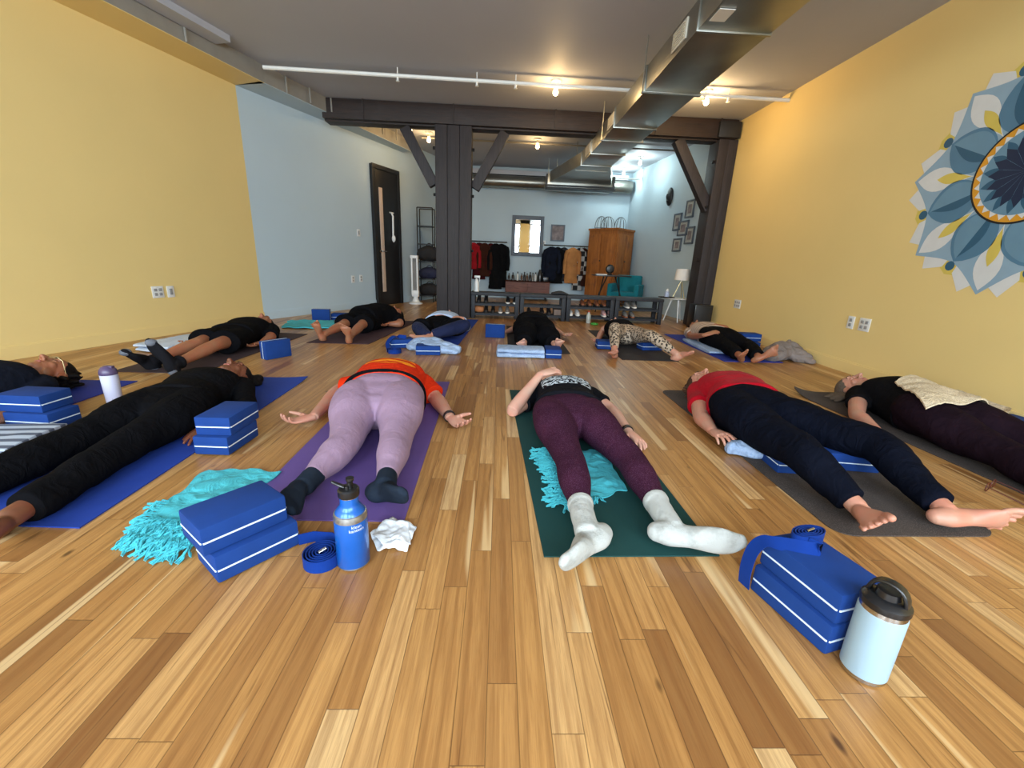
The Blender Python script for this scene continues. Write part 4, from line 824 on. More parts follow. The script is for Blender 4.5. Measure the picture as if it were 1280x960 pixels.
            p.loft([x_[0] for x_ in pts], [((x_[1] + g) * (1.17 if i_ < 3 else (1.10 if i_ == 3 else 1)), x_[1] + g) for i_, x_ in enumerate(pts)], n=26, zmin=zm, wr=wr, wf=8, caps=(1, .12), seed=3 + q['sg'])
        p.build('leggings' if pant_loose < .006 else ('shorts' if pant_end <= .5 else 'trousers'), pants, root, vox=max(vox, .005), sm=30 if pant_loose < .006 else 14)
    if shin:
        for k, q in S.items():
            p = MB(); d_s = q['a'] - q['k']; p.loft([q['k'] - d_s * .12, q['k'] + d_s * .05, q['k'] + d_s * .4, q['k'] + d_s * .9], [(.062, .062), (.07, .07), (.066, .066), (.05, .05)], n=24, zmin=zm, wr=wr, wf=8, caps=(1, .2)); p.build('trouser_leg', shin, root, vox=.006, sm=4)
    if hemband:
        p = MB(); hm = pel + t * hem * s; g_ = shirt_loose + .004; p.loft([hm - t * .004, hm + t * .006], [(hip * .99 + .006 + g_ + .002, depth + belly * .5 + .006 + g_ + .002)] * 2, n=44, zmin=zm, ex=2.35, caps=(.02, .02)); p.build('dark_hem', hemband, root, vox=.004, sm=1)
    if shirt:
        g = shirt_loose + .004; p = MB(); hm = pel + t * hem * s
        pts = [(hm, hip * .99 + .006, depth + belly * .5 + .006), (pel + t * (hem + .08) * s, (hip + waist) / 2 + .004, depth + belly * .8 + .003), (wa + t * .03, waist + .004, depth * .97 + belly), (ch - t * .03, chest, depth * 1.06 + belly * .4), (ch + t * .07 * s, chest * 1.04, depth * .98), (shc - t * .005, sh * s * .90, depth * .74), (shc + t * .03 * s, sh * .62 * s, depth * .58), (shc + t * (.03 + collar) * s, .068 * s, .058 * s)]
        p.loft([q[0] for q in pts], [(q[1] + g, q[2] + g) for q in pts], n=36, zmin=zm, ex=2.35, wr=wr, wf=8, caps=(.1, .1), seed=9)
        if sleeve:
            for k, q in S.items():
                d_ua = q['e'] - q['sh']; d_fa = q['w'] - q['e']; r_ = sleeve_r * s; pts = [(q['sh'] - side * q['sg'] * .05, r_), (q['sh'], r_ * 1.02)]
                if sleeve <= 1: pts += [(q['sh'] + d_ua * sleeve * .6, r_), (q['sh'] + d_ua * sleeve, r_ * 1.04)]
                else: pts += [(q['sh'] + d_ua * .55, r_ * .95), (q['e'], r_ * .84), (q['e'] + d_fa * .5, r_ * .72), (q['e'] + d_fa * (sleeve - 1), r_ * .6)]
                p.loft([x_[0] for x_ in pts], [(x_[1], x_[1]) for x_ in pts], n=22, zmin=zm, wr=wr * .8, wf=9, caps=(.8, .1), seed=5 + q['sg'])
        p.build('shirt', shirt, root, vox=max(vox, .005), sm=2)
    if sock:
        for k, q in S.items():
            p = MB(); A, d_ = q['a'], q['ds']; p.loft([A - d_ * sockh, A - d_ * sockh * .5, A + d_ * .02], [(.043 * s, .043 * s), (.039 * s, .039 * s), (.038 * s, .040 * s)], n=22, zmin=zm, wr=.0045, caps=(.1, .5))
            p.loft([A - d_ * sockh, A - d_ * (sockh - .022)], [(.047 * s, .047 * s), (.046 * s, .046 * s)], n=22, zmin=zm, caps=(.2, .2))
            foot(p, A, d_, q['t'] - A - d_ * .045, -side * q['sg'], False, s, .005, zm); so = p.build('sock', sock, root, vox=min(max(vox, .004), .006), sm=2)
            if sockheel:
                f = (q['t'] - A - d_ * .045).normalized(); sdn = (d_ - f * d_.dot(f)).normalized()
                p = MB(); p.ell(A - f * .03 * s + sdn * .045 * s, (.033 * s, .033 * s, .033 * s)); p.build('heel_patch', sockheel, root)
                p = MB(); p.ell(A + f * .185 * s + sdn * .056 * s, (.035 * s, .03 * s, .024 * s)); p.build('toe_patch', sockheel, root)
        
    if hair:
        p = MB(); mt = Matrix((hv.cross(fv).normalized(), fv, hv)).transposed(); sdv = hv.cross(fv).normalized()
        p.ell(hd + hv * .036 * s - fv * .022 * s, (.081 * s, .098 * s, .086 * s), mt, 22, 14, zm)
        if hairkind != 'short': p.ell(hd - fv * .045 * s, (.078 * s, .06 * s, .085 * s), mt, 22, 14, zm)
        if hairkind == 'bun':
            for i in range(6): a_ = i * 1.05; p.ell(hd + hv * (.10 + .018 * math.cos(a_)) * s - fv * (.055 - .016 * math.sin(a_)) * s + side * (.065 + .012 * math.sin(a_ * 2)), (.036, .032, .036), mt, zmin=zm)
        if hairkind in ('long', 'spread'):
            for i in range(13):
                a_ = (i - 6) * .26; d_ = (hv * math.cos(a_) + sdv * math.sin(a_) * 1.1); q0 = hd - fv * .04 * s + d_ * .05 * s; L = (.11 if hairkind == 'long' else .16) * (1 + .25 * math.sin(i * 2.3))
                p.loft([q0, q0 + d_ * L * .6 - Z * .03, q0 + d_ * L + sdv * .03 * math.sin(i * 1.7) - Z * .06], [(.03, .022), (.024, .014), (.008, .006)], n=10, zmin=zm)
        if hairkind == 'messy':
            for i in range(16):
                a_ = (i - 7.5) * .24; d_ = (hv * math.cos(a_) + sdv * math.sin(a_)); q0 = hd - fv * (.02 + .03 * (i % 3)) * s + d_ * .075 * s
                p.loft([q0, q0 + d_ * .04 + sdv * .01 * math.sin(i * 3), q0 + d_ * .055 + fv * .012 * math.sin(i * 2)], [(.02, .016), (.014, .012), (.005, .004)], n=8, zmin=zm)
        p.build('hair', hair, root, vox=max(vox, .005), sm=1)
    for (k, fr, r_, w_, m_) in bands:
        q = S[k]; c_ = q['e'] + (q['w'] - q['e']) * fr; d_ = (q['w'] - q['e']).normalized(); p = MB(); x_ = d_.cross(Z).normalized(); y_ = x_.cross(d_)
        mt = Matrix((x_, y_, d_)).transposed(); p.lathe([(r_, -w_ / 2), (r_ + .003, -w_ / 2), (r_ + .003, w_ / 2), (r_, w_ / 2)], c_, 28, mt); p.build('wristband', m_, root)
    return root, dict(t=t, side=side, hv=hv, fv=fv, S=S)
def W(x, y, z): return V((x, y, z))
M['k_white_fuzzy'] = fabric('fuzzy', srgb(220, 220, 220))

# --- centre: black printed T-shirt, plum leggings, white socks ---
M['k_print'] = printshirt('black_tee_white_script', srgb(17, 18, 24), srgb(190, 202, 212), (.02, .37, 0), .145, .11, 'script')
P = dict(pelvis=W(.40, 2.10, .115), neck=W(.435, 2.63, .105), head=W(.385, 2.79, .095), Le=J(640, 514, .045), Lw=W(.275, 2.57, .215), Lf=W(.45, 2.67, .245), Re=J(764, 513, .05), Rw=J(786, 540, .045), Rf=J(810, 560, .03),
    Lk=J(713, 577, .085), La=J(733, 663, .065), Lt=J(700, 695, .085), Rk=J(787, 574, .085), Ra=J(839, 658, .062), Rt=J(915, 676, .075))
person('person', 'person lying on the dark green mat, plum leggings, white socks, hand on chin', P, 'skin_fair', 1.0, hip=.178, waist=.135, chest=.15, depth=.1, thigh=.085, knee=.058, calf=.058, shirt=M['k_print'], sleeve=.62, hem=.10, pants='k_plum', pant_loose=.004, pant_end=.78, sock='k_sockwhite', sockh=.15, hair='hair_brown', hairkind='long', vox=.0045,
    handspec=dict(L=dict(palm=(.1, .2, -1), thumb=(0, 1, .2), curl=.5), R=dict(palm=(-.3, 0, -1), thumb=(-1, -.2, .2), curl=.75, spread=1.5)), bands=[('R', .93, .027, .02, 'plasticblack')], waistline=.13, wr=.004)
# --- orange shirt, lilac leggings ---
M['k_orange'] = printshirt('orange_tee_yellow_emblem', srgb(214, 50, 18), srgb(240, 140, 34), (-.02, .33, 0), .15, .10, 'swirl')
P = dict(pelvis=W(-.615, 2.16, .13), neck=W(-.655, 2.68, .12), head=W(-.675, 2.86, .10), chest=W(-.645, 2.5, .145), Le=J(424, 488, .05), Lw=J(392, 521, .045), Lf=J(364, 527, .04), Re=J(545, 498, .05), Rw=J(563, 522, .04), Rf=J(586, 536, .03),
    Lk=J(430, 556, .09), La=J(383, 604, .065), Lt=J(366, 634, .14), Rk=J(494, 556, .09), Ra=J(482, 604, .07), Rt=J(511, 611, .14))
person('person', 'person in an orange shirt and lilac leggings lying on the purple mat', P, 'skin_pink', 1.02, hip=.205, waist=.175, chest=.18, depth=.125, belly=.025, thigh=.098, knee=.064, calf=.062, shirt=M['k_orange'], sleeve=.8, sleeve_r=.07, hem=.115, shirt_loose=.018, pants='k_lilac', pant_loose=.004, pant_end=.90, sock='k_sockdark', sockh=.13, hair='hair_brown', vox=.0045, armr=1.12,
    handspec=dict(L=dict(curl=1.0), R=dict(curl=.8, palm=(-.2, -.2, 1))), hemband='k_black', bands=[('R', .93, .031, .014, 'plasticblack')], waistline=.145, wr=.004)
# --- red shirt ---
P = dict(pelvis=W(1.44, 2.19, .12), neck=W(1.535, 2.70, .12), head=W(1.465, 2.85, .10), Le=J(876, 521, .05), Lw=J(891, 539, .05), Lf=J(908, 547, .075), Re=W(1.90, 2.35, .05), Rw=W(1.98, 2.12, .045), Rf=W(2.0, 1.96, .03),
    Lk=J(1004, 566, .16), La=J(1068, 630, .062), Lt=J(1103, 654, .14), Rk=J(1096, 556, .165), Ra=J(1180, 636, .065), Rt=J(1272, 646, .085))
person('person', 'person in a red shirt and navy trousers lying barefoot on the grey mat', P, 'skin_pink', 1.02, hip=.19, waist=.165, chest=.18, depth=.118, belly=.015, thigh=.092, knee=.062, calf=.056, shirt='k_red', sleeve=.62, sleeve_r=.066, hem=.115, shirt_loose=.014, pants='k_navy', pant_loose=.013, flare=.004, pant_end=.97, hair='hair_brown', hairkind='messy', vox=.0045, armr=1.1,
    handspec=dict(L=dict(palm=(.2, 0, -1), curl=.8, thumb=(1, .2, .3))), waistline=.15, face=(-.05, -.05, 1), wr=.007)
# --- black shirt, plum trousers, at the right edge ---
P = dict(pelvis=W(2.56, 2.22, .12), neck=W(2.68, 2.74, .115), head=W(2.61, 2.89, .095), Le=J(1071, 519, .05), Lw=J(1096, 538, .045), Lf=J(1116, 553, .03), Re=W(2.99, 2.4, .05), Rw=W(2.98, 2.12, .05), Rf=W(2.95, 1.97, .04),
    Lk=W(2.43, 1.78, .10), La=W(2.37, 1.36, .06), Lt=W(2.27, 1.28, .2), Rk=W(2.72, 1.78, .10), Ra=W(2.80, 1.36, .06), Rt=W(2.92, 1.28, .2))
person('person', 'person in black shirt and plum trousers on the right, cream blanket over belly', P, 'skin_pink', 1.0, hip=.185, waist=.165, chest=.175, depth=.115, belly=.01, thigh=.09, knee=.06, shirt='k_black', sleeve=.45, sleeve_r=.064, hem=.06, pants='k_plumdark', pant_loose=.014, flare=.016, pant_end=.97, hair='hair_grey', hairkind='long', vox=.0045, armr=1.08,
    handspec=dict(L=dict(palm=(0, 0, -1), curl=.35, thumb=(1, .2, .1))), wr=.007)
# --- black outfit, bun, left foreground ---
P = dict(pelvis=W(-1.66, 2.08, .115), neck=W(-1.745, 2.58, .11), head=W(-1.72, 2.73, .095), Le=W(-1.40, 2.28, .05), Lw=W(-1.425, 2.03, .05), Lf=J(236, 554, .03), Re=W(-1.40, 2.28, .05), Rw=W(-1.43, 2.02, .05), Rf=J(238, 553, .03),
    Lk=W(-1.79, 1.68, .085), La=W(-1.83, 1.24, .06), Lt=W(-1.93, 1.14, .19), Rk=W(-1.545, 1.66, .085), Ra=J(16, 645, .06), Rt=J(-40, 665, .17))
P['Le'] = W(-2.0, 2.3, .05); P['Lw'] = W(-1.98, 2.06, .05); P['Lf'] = W(-1.96, 1.9, .03)
person('person', 'person all in black with a hair bun lying on the blue mat at the left', P, 'skin_brown', 1.02, hip=.175, waist=.145, chest=.16, depth=.095, shirt='k_black', sleeve=1.9, sleeve_r=.058, hem=.04, shirt_loose=.014, pants='k_black2', pant_loose=.012, flare=.006, pant_end=.95, hair='hair_dark', hairkind='bun', vox=.005,
    handspec=dict(R=dict(palm=(0, 0, -1), curl=.35, thumb=(-1, .2, .1)), L=dict(palm=(0, 0, -1), curl=.35, thumb=(1, .2, .1))), wr=.007)
# --- glasses, dark shirt, left edge ---
P = dict(pelvis=W(-2.72, 1.93, .12), neck=W(-2.79, 2.45, .12), head=W(-2.76, 2.62, .11), Le=W(-2.47, 2.15, .05), Lw=W(-2.42, 1.92, .05), Lf=W(-2.41, 1.76, .03), Re=W(-2.47, 2.15, .05), Rw=W(-2.42, 1.90, .05), Rf=W(-2.41, 1.74, .03),
    Lk=W(-2.83, 1.5, .09), La=W(-2.87, 1.08, .06), Lt=W(-2.96, 1.0, .19), Rk=W(-2.6, 1.5, .09), Ra=W(-2.56, 1.08, .06), Rt=W(-2.48, 1.0, .19))
P['Le'] = W(-3.08, 2.15, .05); P['Lw'] = W(-3.08, 1.9, .05); P['Lf'] = W(-3.07, 1.74, .03)
rt, inf = person('person', 'person with glasses in a dark blue shirt at the left edge beside the blue blocks', P, 'skin_tan', 1.04, hip=.17, waist=.155, chest=.17, depth=.115, belly=.01, shirt='c_navy', sleeve=.6, shirt_loose=.014, pants='k_black2', hair='hair_dark', hairkind='messy', vox=.005)
hd, hv, fv = P['head'], inf['hv'], inf['fv']; sdv = hv.cross(fv).normalized(); g_ = thing('eyeglasses', 'thin wire eyeglasses on the face of the person at the left edge', 'glasses', hd + fv * .09)
for x in (-1, 1):
    q = MB(); c_ = hd + sdv * x * .034 + fv * .103 + hv * .004; q.tube([c_ + sdv * .024 * math.cos(a * PI / 10) + hv * .019 * math.sin(a * PI / 10) for a in range(21)], .0016, 6); q.build('lens_rim', 'brass', g_)
    q = MB(); q.tube([c_ + sdv * x * .024, hd + sdv * x * .08 + fv * .08 + hv * .01, hd + sdv * x * .084 - fv * .005 + hv * .01], .0018, 6); q.build('temple', 'brass', g_)
q = MB(); q.tube([hd + sdv * .01 + fv * .106 + hv * .008, hd + fv * .112 + hv * .012, hd - sdv * .01 + fv * .106 + hv * .008], .0016, 6); q.build('bridge', 'brass', g_)
# --- shorts and black socks, by the left wall ---
P = dict(pelvis=W(-2.50, 4.03, .12), neck=W(-2.59, 4.58, .11), head=W(-2.59, 4.76, .10), Le=W(-2.86, 4.25, .05), Lw=W(-2.82, 3.98, .05), Lf=W(-2.8, 3.82, .04), Re=W(-2.26, 4.24, .05), Rw=W(-2.23, 4.02, .05), Rf=J(313, 432, .04),
    Lk=J(247, 429, .13), La=J(192, 450, .07), Lt=J(158, 436, .19), Rk=J(270, 431, .13), Ra=J(219, 455, .07), Rt=J(198, 437, .19))
person('person', 'person in black shirt and shorts with black socks lying along the left wall', P, 'skin_tan', 1.08, hip=.17, waist=.155, chest=.175, depth=.098, shirt='k_black', sleeve=.75, sleeve_r=.066, hem=.0, shirt_loose=.016, pants='k_black2', pant_end=.45, pant_loose=.014, flare=.02, sock='k_sockblack', sockh=.05, sockheel='k_sockgrey', hair='hair_dark', vox=.006, handspec=dict(R=dict(curl=.9)), armr=1.1)
# --- barefoot, striped shorts, far left ---
P = dict(pelvis=W(-1.64, 5.18, .12), neck=W(-1.47, 5.70, .12), head=W(-1.40, 5.86, .11), Le=W(-1.9, 5.5, .05), Lw=W(-1.88, 5.25, .05), Lf=W(-1.86, 5.1, .04), Re=W(-1.24, 5.42, .06), Rw=J(484, 405, .06), Rf=J(475, 408, .05),
    Lk=J(427, 407, .12), La=J(405, 418, .07), Lt=J(394, 402, .22), Rk=J(451, 407, .12), Ra=J(437, 421, .07), Rt=J(431, 404, .23))
person('person', 'person in black with bare soles showing, farthest along the pale left wall', P, 'skin_tan', 1.06, hip=.17, waist=.16, chest=.18, depth=.125, belly=.02, shirt='k_black', sleeve=.7, sleeve_r=.07, hem=.0, shirt_loose=.02, pants='k_black2', pant_end=.45, pant_loose=.016, flare=.02, hair='hair_dark', vox=.006, handspec=dict(R=dict(curl=.9)), armr=1.1)
# --- cross-legged, pale blue sleeves, by the middle post ---
P = dict(pelvis=W(-.70, 4.98, .13), neck=W(-.66, 5.48, .12), head=W(-.64, 5.66, .11), Le=J(541, 404, .06), Lw=J(545, 396, .22), Lf=J(556, 394, .23), Re=J(583, 409, .06), Rw=J(578, 398, .22), Rf=J(565, 395, .23),
    Lk=W(-.88, 4.72, .13), La=W(-.72, 4.45, .08), Lt=W(-.60, 4.32, .06), Rk=W(-.40, 4.62, .18), Ra=W(-.70, 4.42, .09), Rt=J(521, 419, .10))
P['Ra'] = W(-.72, 4.50, .09)
person('person', 'person in pale blue sleeves lying cross-legged by the middle timber post', P, 'skin_pink', 1.0, hip=.18, waist=.165, chest=.175, depth=.105, belly=.01, shirt='k_paleblue', sleeve=1.85, sleeve_r=.062, hem=.14, shirt_loose=.02, pants='k_black2', pant_end=.5, pant_loose=.012, flare=.01, shin='k_navy2', hair='hair_grey', vox=.006, thigh=.085,
    handspec=dict(L=dict(palm=(0, .2, -1), thumb=(0, 1, 0), curl=.4), R=dict(palm=(0, .2, -1), thumb=(0, 1, 0), curl=.4)))
# --- wide black trousers, centre far ---
P = dict(pelvis=W(.42, 5.0, .12), neck=W(.44, 5.52, .12), head=W(.44, 5.68, .10), Le=J(643, 411, .05), Lw=J(632, 415, .05), Lf=J(620, 418, .05), Re=J(694, 413, .05), Rw=J(704, 418, .05), Rf=J(715, 422, .05),
    Lk=W(.31, 4.64, .12), La=W(.27, 4.28, .07), Lt=J(647, 417, .22), Rk=W(.54, 4.64, .12), Ra=W(.60, 4.28, .07), Rt=J(701, 420, .2))
person('person', 'person in wide black trousers with bare feet apart, lying behind the folded blue towel', P, 'skin_fair', 1.0, hip=.195, waist=.18, chest=.18, depth=.12, belly=.02, thigh=.11, knee=.10, calf=.09, shirt='k_black', sleeve=.4, hem=.0, shirt_loose=.02, pants='k_black2', pant_end=.80, pant_loose=.02, flare=.03, hair='hair_grey', vox=.006, handspec=dict(R=dict(curl=1.0)))
# --- leopard leggings ---
P = dict(pelvis=W(1.47, 4.82, .14), neck=W(1.52, 5.36, .12), head=W(1.53, 5.54, .11), Le=J(752, 416, .05), Lw=J(747, 425, .05), Lf=J(744, 431, .04), Re=W(1.9, 5.15, .05), Rw=W(1.95, 4.95, .05), Rf=W(1.97, 4.8, .04),
    Lk=W(1.24, 4.46, .25), La=J(768, 439, .07), Lt=J(764, 430, .2), Rk=J(815, 420, .2), Ra=J(845, 442, .075), Rt=J(869, 437, .15))
person('person', 'person in leopard print leggings with bare feet, knees over blue blocks', P, 'skin_pink', .98, hip=.17, waist=.14, chest=.16, depth=.11, shirt='k_black', sleeve=.0, hem=.08, shirt_loose=.01, pants='k_leopard', pant_end=.90, pant_loose=.005, hair='hair_brown', vox=.006, handspec=dict(L=dict(curl=1.0)), wr=.003)
# --- striped shirt, by the right wall ---
P = dict(pelvis=W(2.56, 4.84, .12), neck=W(2.62, 5.38, .12), head=W(2.62, 5.55, .11), Le=J(865, 421, .07), Lw=J(880, 419, .2), Lf=J(890, 416, .23), Re=W(2.92, 5.15, .07), Rw=W(2.76, 5.06, .22), Rf=W(2.62, 5.05, .24),
    Lk=W(2.46, 4.45, .10), La=J(924, 444, .07), Lt=J(929, 431, .22), Rk=W(2.72, 4.45, .10), Ra=J(948, 446, .07), Rt=J(969, 438, .16))
person('person', 'person in a striped cream top and black trousers lying by the right yellow wall', P, 'skin_tan', 1.0, hip=.17, waist=.145, chest=.165, depth=.11, shirt='k_stripe', sleeve=.5, hem=.08, pants='k_black2', pant_end=.93, pant_loose=.014, flare=.012, hair='hair_dark', vox=.006, handspec=dict(L=dict(palm=(0, .2, -1), thumb=(0, 1, 0), curl=.4), R=dict(palm=(0, .2, -1), thumb=(0, 1, 0), curl=.4)))
# ================= MATS =================
def matm(n, c, bump=.25, bs=260, var=.05, rough=.8, **k): M[n] = mat(n, srgb(*c), rough, var=var, bump=bump, bs=bs, spec=.3, vs=5, **k); return n
def yoga_mat(label, q, m, lift=(0, 0, 0, 0), rc=.0, layer=0):
    """q: far-left, far-right, near-right, near-left corners; lift: how far each corner curls up"""
    q = [V((p[0], p[1], 0)) for p in q]; nu, nv = 40, 100; mb = MB(); G = []; z0 = .0008 + layer
    for j in range(nv + 1):
        row = []
        for i in range(nu + 1):
            u, v = i / nu, j / nv
            p = (q[0] * (1 - u) + q[1] * u) * (1 - v) + (q[3] * (1 - u) + q[2] * u) * v; z = 0
            for k, (cu, cv) in enumerate(((0, 0), (1, 0), (1, 1), (0, 1))):
                dd = math.hypot((u - cu) * .6, (v - cv) * 1.75)
                if lift[k]: z += lift[k] * max(0, 1 - dd / .22) ** 2
                if rc and dd < rc * 1.2:
                    c_ = V(((rc if cu == 0 else .6 - rc), (rc if cv == 0 else 1.75 - rc), 0)); a_ = V((u * .6, v * 1.75, 0)) - c_
                    inx = a_.x < 0 if cu == 0 else a_.x > 0; iny = a_.y < 0 if cv == 0 else a_.y > 0
                    if inx and iny and a_.length > rc:
                        b_ = c_ + a_ * (rc / a_.length); p = (q[0] * (1 - b_.x / .6) + q[1] * b_.x / .6) * (1 - b_.y / 1.75) + (q[3] * (1 - b_.x / .6) + q[2] * b_.x / .6) * (b_.y / 1.75)
            row.append(V((p.x, p.y, z0 + z)))
        G.append(row)
    T = [[mb.v(p + V((0, 0, .0045))) for p in r] for r in G]; B = [[mb.v(p) for p in r] for r in G]
    for j in range(nv):
        for i in range(nu): mb.face([T[j][i], T[j + 1][i], T[j + 1][i + 1], T[j][i + 1]]); mb.face([B[j][i], B[j][i + 1], B[j + 1][i + 1], B[j + 1][i]])
    for i in range(nu): mb.face([T[0][i], T[0][i + 1], B[0][i + 1], B[0][i]]); mb.face([T[nv][i + 1], T[nv][i], B[nv][i], B[nv][i + 1]])
    for j in range(nv): mb.face([T[j + 1][0], T[j][0], B[j][0], B[j + 1][0]]); mb.face([T[j][nu], T[j + 1][nu], B[j + 1][nu], B[j][nu]])
    return tag(mb.build('yoga_mat', m, None, world='base', smooth=40), label, 'yoga mat')
matm('m_green', (20, 62, 60)); matm('m_purple', (98, 76, 138), rough=.6); matm('m_blue', (32, 62, 150)); matm('m_blue2', (32, 52, 150)); matm('m_brown', (66, 52, 56)); matm('m_maroon', (66, 46, 54)); matm('m_black', (46, 42, 44))
M['m_grey'] = fabric('grey_brown_felt_mat', srgb(68, 60, 56), weave=500, wr=.12, heather=.6, col2=srgb(108, 96, 90), hs=260)
yoga_mat('dark green yoga mat in the centre of the floor', [(.097, 2.90), (.70, 2.88), (.742, 1.145), (.167, 1.128)], 'm_green')
yoga_mat('purple yoga mat under the person in lilac leggings', [(-.935, 3.03), (-.349, 3.058), (-.309, 1.301), (-.897, 1.297)], 'm_purple')
yoga_mat('grey brown felt yoga mat under the person in the red shirt', [(1.231, 3.013), (1.86, 3.02), (1.86, 1.275), (1.235, 1.262)], 'm_grey', rc=.07)
yoga_mat('grey brown felt yoga mat under the person with the cream blanket', [(2.28, 3.076), (2.93, 3.10), (2.98, 1.25), (2.33, 1.25)], 'm_grey', lift=(.05, 0, 0, 0), rc=.04)
yoga_mat('bright blue yoga mat under the person all in black with a bun', [(-1.99, 3.02), (-1.388, 3.051), (-1.346, 1.234), (-1.95, 1.25)], 'm_blue', lift=(0, .012, 0, 0))
yoga_mat('blue yoga mat under the person with glasses at the left edge', [(-3.06, 2.83), (-2.447, 2.851), (-2.40, 1.10), (-3.02, 1.08)], 'm_blue2')
yoga_mat('brown yoga mat under the person in shorts and black socks', [(-2.78, 4.86), (-2.14, 4.80), (-2.19, 3.08), (-2.80, 3.07)], 'm_brown')
yoga_mat('dark maroon yoga mat farthest along the pale left wall', [(-1.72, 6.02), (-1.14, 6.1), (-1.33, 4.36), (-1.95, 4.33)], 'm_maroon')
yoga_mat('royal blue yoga mat by the middle timber post', [(-.90, 6.42), (-.30, 6.456), (-.423, 4.40), (-1.0, 4.40)], 'm_blue')
yoga_mat('dark brown yoga mat under the person in wide black trousers', [(.12, 5.95), (.74, 5.95), (.744, 4.20), (.11, 4.18)], 'm_black')
yoga_mat('dark brown yoga mat under the leopard print leggings', [(1.247, 5.81), (1.85, 5.80), (1.79, 4.02), (1.225, 4.014)], 'm_black')
yoga_mat('deep blue yoga mat by the right yellow wall', [(2.27, 5.69), (2.88, 5.70), (2.907, 4.12), (2.28, 4.09)], 'm_blue2')
# ================= BLOCKS =================
BL, BW, BH = .229, .155, .086
def block0(label):
    t = thing('yoga_block', label, 'yoga block', (0, 0, 0), 0, 'blue foam yoga blocks'); a = MB(); a.box((0, 0, BH / 2), (BL, BW, BH), bev=.008, seg=2); a.build('foam_body', 'bluefoam', t, world=False, smooth=40)
    a = MB(); e = .0012; z = BH * .47; c = .0075; L, W_ = BL / 2 + e, BW / 2 + e
    o = [(L - c, -W_), (L, -W_ + c), (L, W_ - c), (L - c, W_), (-L + c, W_), (-L, W_ - c), (-L, -W_ + c), (-L + c, -W_)]; a.poly([V((x, y, z - .0025)) for x, y in o], h=.005); a.build('white_line', 'stripe', t, world=False, smooth=10)
    return t
_b = [None]
def block(label, x, y, rz, z=0.0, tilt=None):
    if _b[0] is None: t = block0(label); _b[0] = t; t.location = (x, y, z); t.rotation_euler = (0, 0, rz)
    else: t = dup(_b[0], (x, y, z), rz, label)
    if tilt == 'side':   # standing on its long narrow edge
        t.rotation_euler = (PI / 2, 0, rz); t.location = V((x, y, BW / 2 + z)) + Matrix.Rotation(rz, 3, 'Z') @ V((0, BH / 2, 0))
    if tilt == 'end':
        t.rotation_euler = (0, PI / 2, rz); t.location = V((x, y, BL / 2 + z)) - Matrix.Rotation(rz, 3, 'Z') @ V((BH / 2, 0, 0))
    return t
def corner(label, N, ang, z=0, longfirst=True, tilt=None, yd_=1):
    """N near corner, ang = direction of the long side; the short side turns left (yd_=1) or right (-1)"""
    u = V((math.cos(ang), math.sin(ang), 0)); w_ = V((-math.sin(ang), math.cos(ang), 0)) * yd_
    c_ = V((N[0], N[1], 0)) + u * BL / 2 + w_ * BW / 2; return block(label, c_.x, c_.y, ang, z, tilt)
aR = math.atan2(.25, -.068) ; corner('lower foam block of the stack beside the white steel bottle', (.821, .786), aR, .0005, yd_=-1); corner('top foam block carrying the coiled strap beside the white steel bottle', (.829, .792), aR - .03, BH + .001, yd_=-1)
aA = math.radians(51); corner('lower foam block on the turquoise blanket beside the coiled strap', (-.752, .992), aA, .004); corner('top foam block of the stack on the turquoise blanket', (-.778, .992), aA + .02, BH + .005)
aB = math.radians(88); corner('lower foam block of the stack at the hand of the person all in black', (-1.186, 1.768), aB, .006); corner('top foam block of the stack at the hand of the person all in black', (-1.176, 1.788), aB + .03, BH + .007)
aC = math.radians(176); corner('lower foam block of the stack near the striped grey towel', (-2.182, 1.998), aC, .0005, yd_=-1); corner('top foam block of the stack near the striped grey towel', (-2.215, 2.015), aC + .03, BH + .001, yd_=-1)
block('foam block standing on edge by the person in black socks', -1.92, 3.67, math.radians(58), .0008, 'side')
block('foam block standing upright by the turquoise cloth at the far left', -2.40, 5.86, math.radians(8), .001, 'side'); block('foam block lying flat at the far left behind bare feet', -2.20, 6.02, math.radians(6), .001)
block('foam block in front of the cross-legged person', -.66, 4.02, math.radians(6), .001); block('foam block with a strap beside the cross-legged person', -.98, 4.30, math.radians(20), .001)
block('foam block standing by the left hand of the person in wide black trousers', -.03, 5.03, math.radians(-6), .001, 'side'); block('foam block at the right end of the folded blue towel', .545, 4.08, math.radians(88), .001)
block('foam block under the left bent knee in leopard leggings', 1.20, 4.56, math.radians(-4), .006); block('foam block under the right knee in leopard leggings', 1.68, 4.58, math.radians(8), .006)
block('lower foam block by the grey blanket at the right wall', 2.95, 4.86, math.radians(-10), .001); block('upper foam block by the grey blanket at the right wall', 2.98, 4.92, math.radians(-2), BH + .002)
block('foam block under the left knee in navy trousers', 1.42, 1.79, math.radians(-4), .006); block('foam block under the right knee in navy trousers', 1.70, 1.83, math.radians(-8), .006)
block('foam block against the right wall behind the dark plum trousers', 3.18, 2.35, math.radians(10), .001)
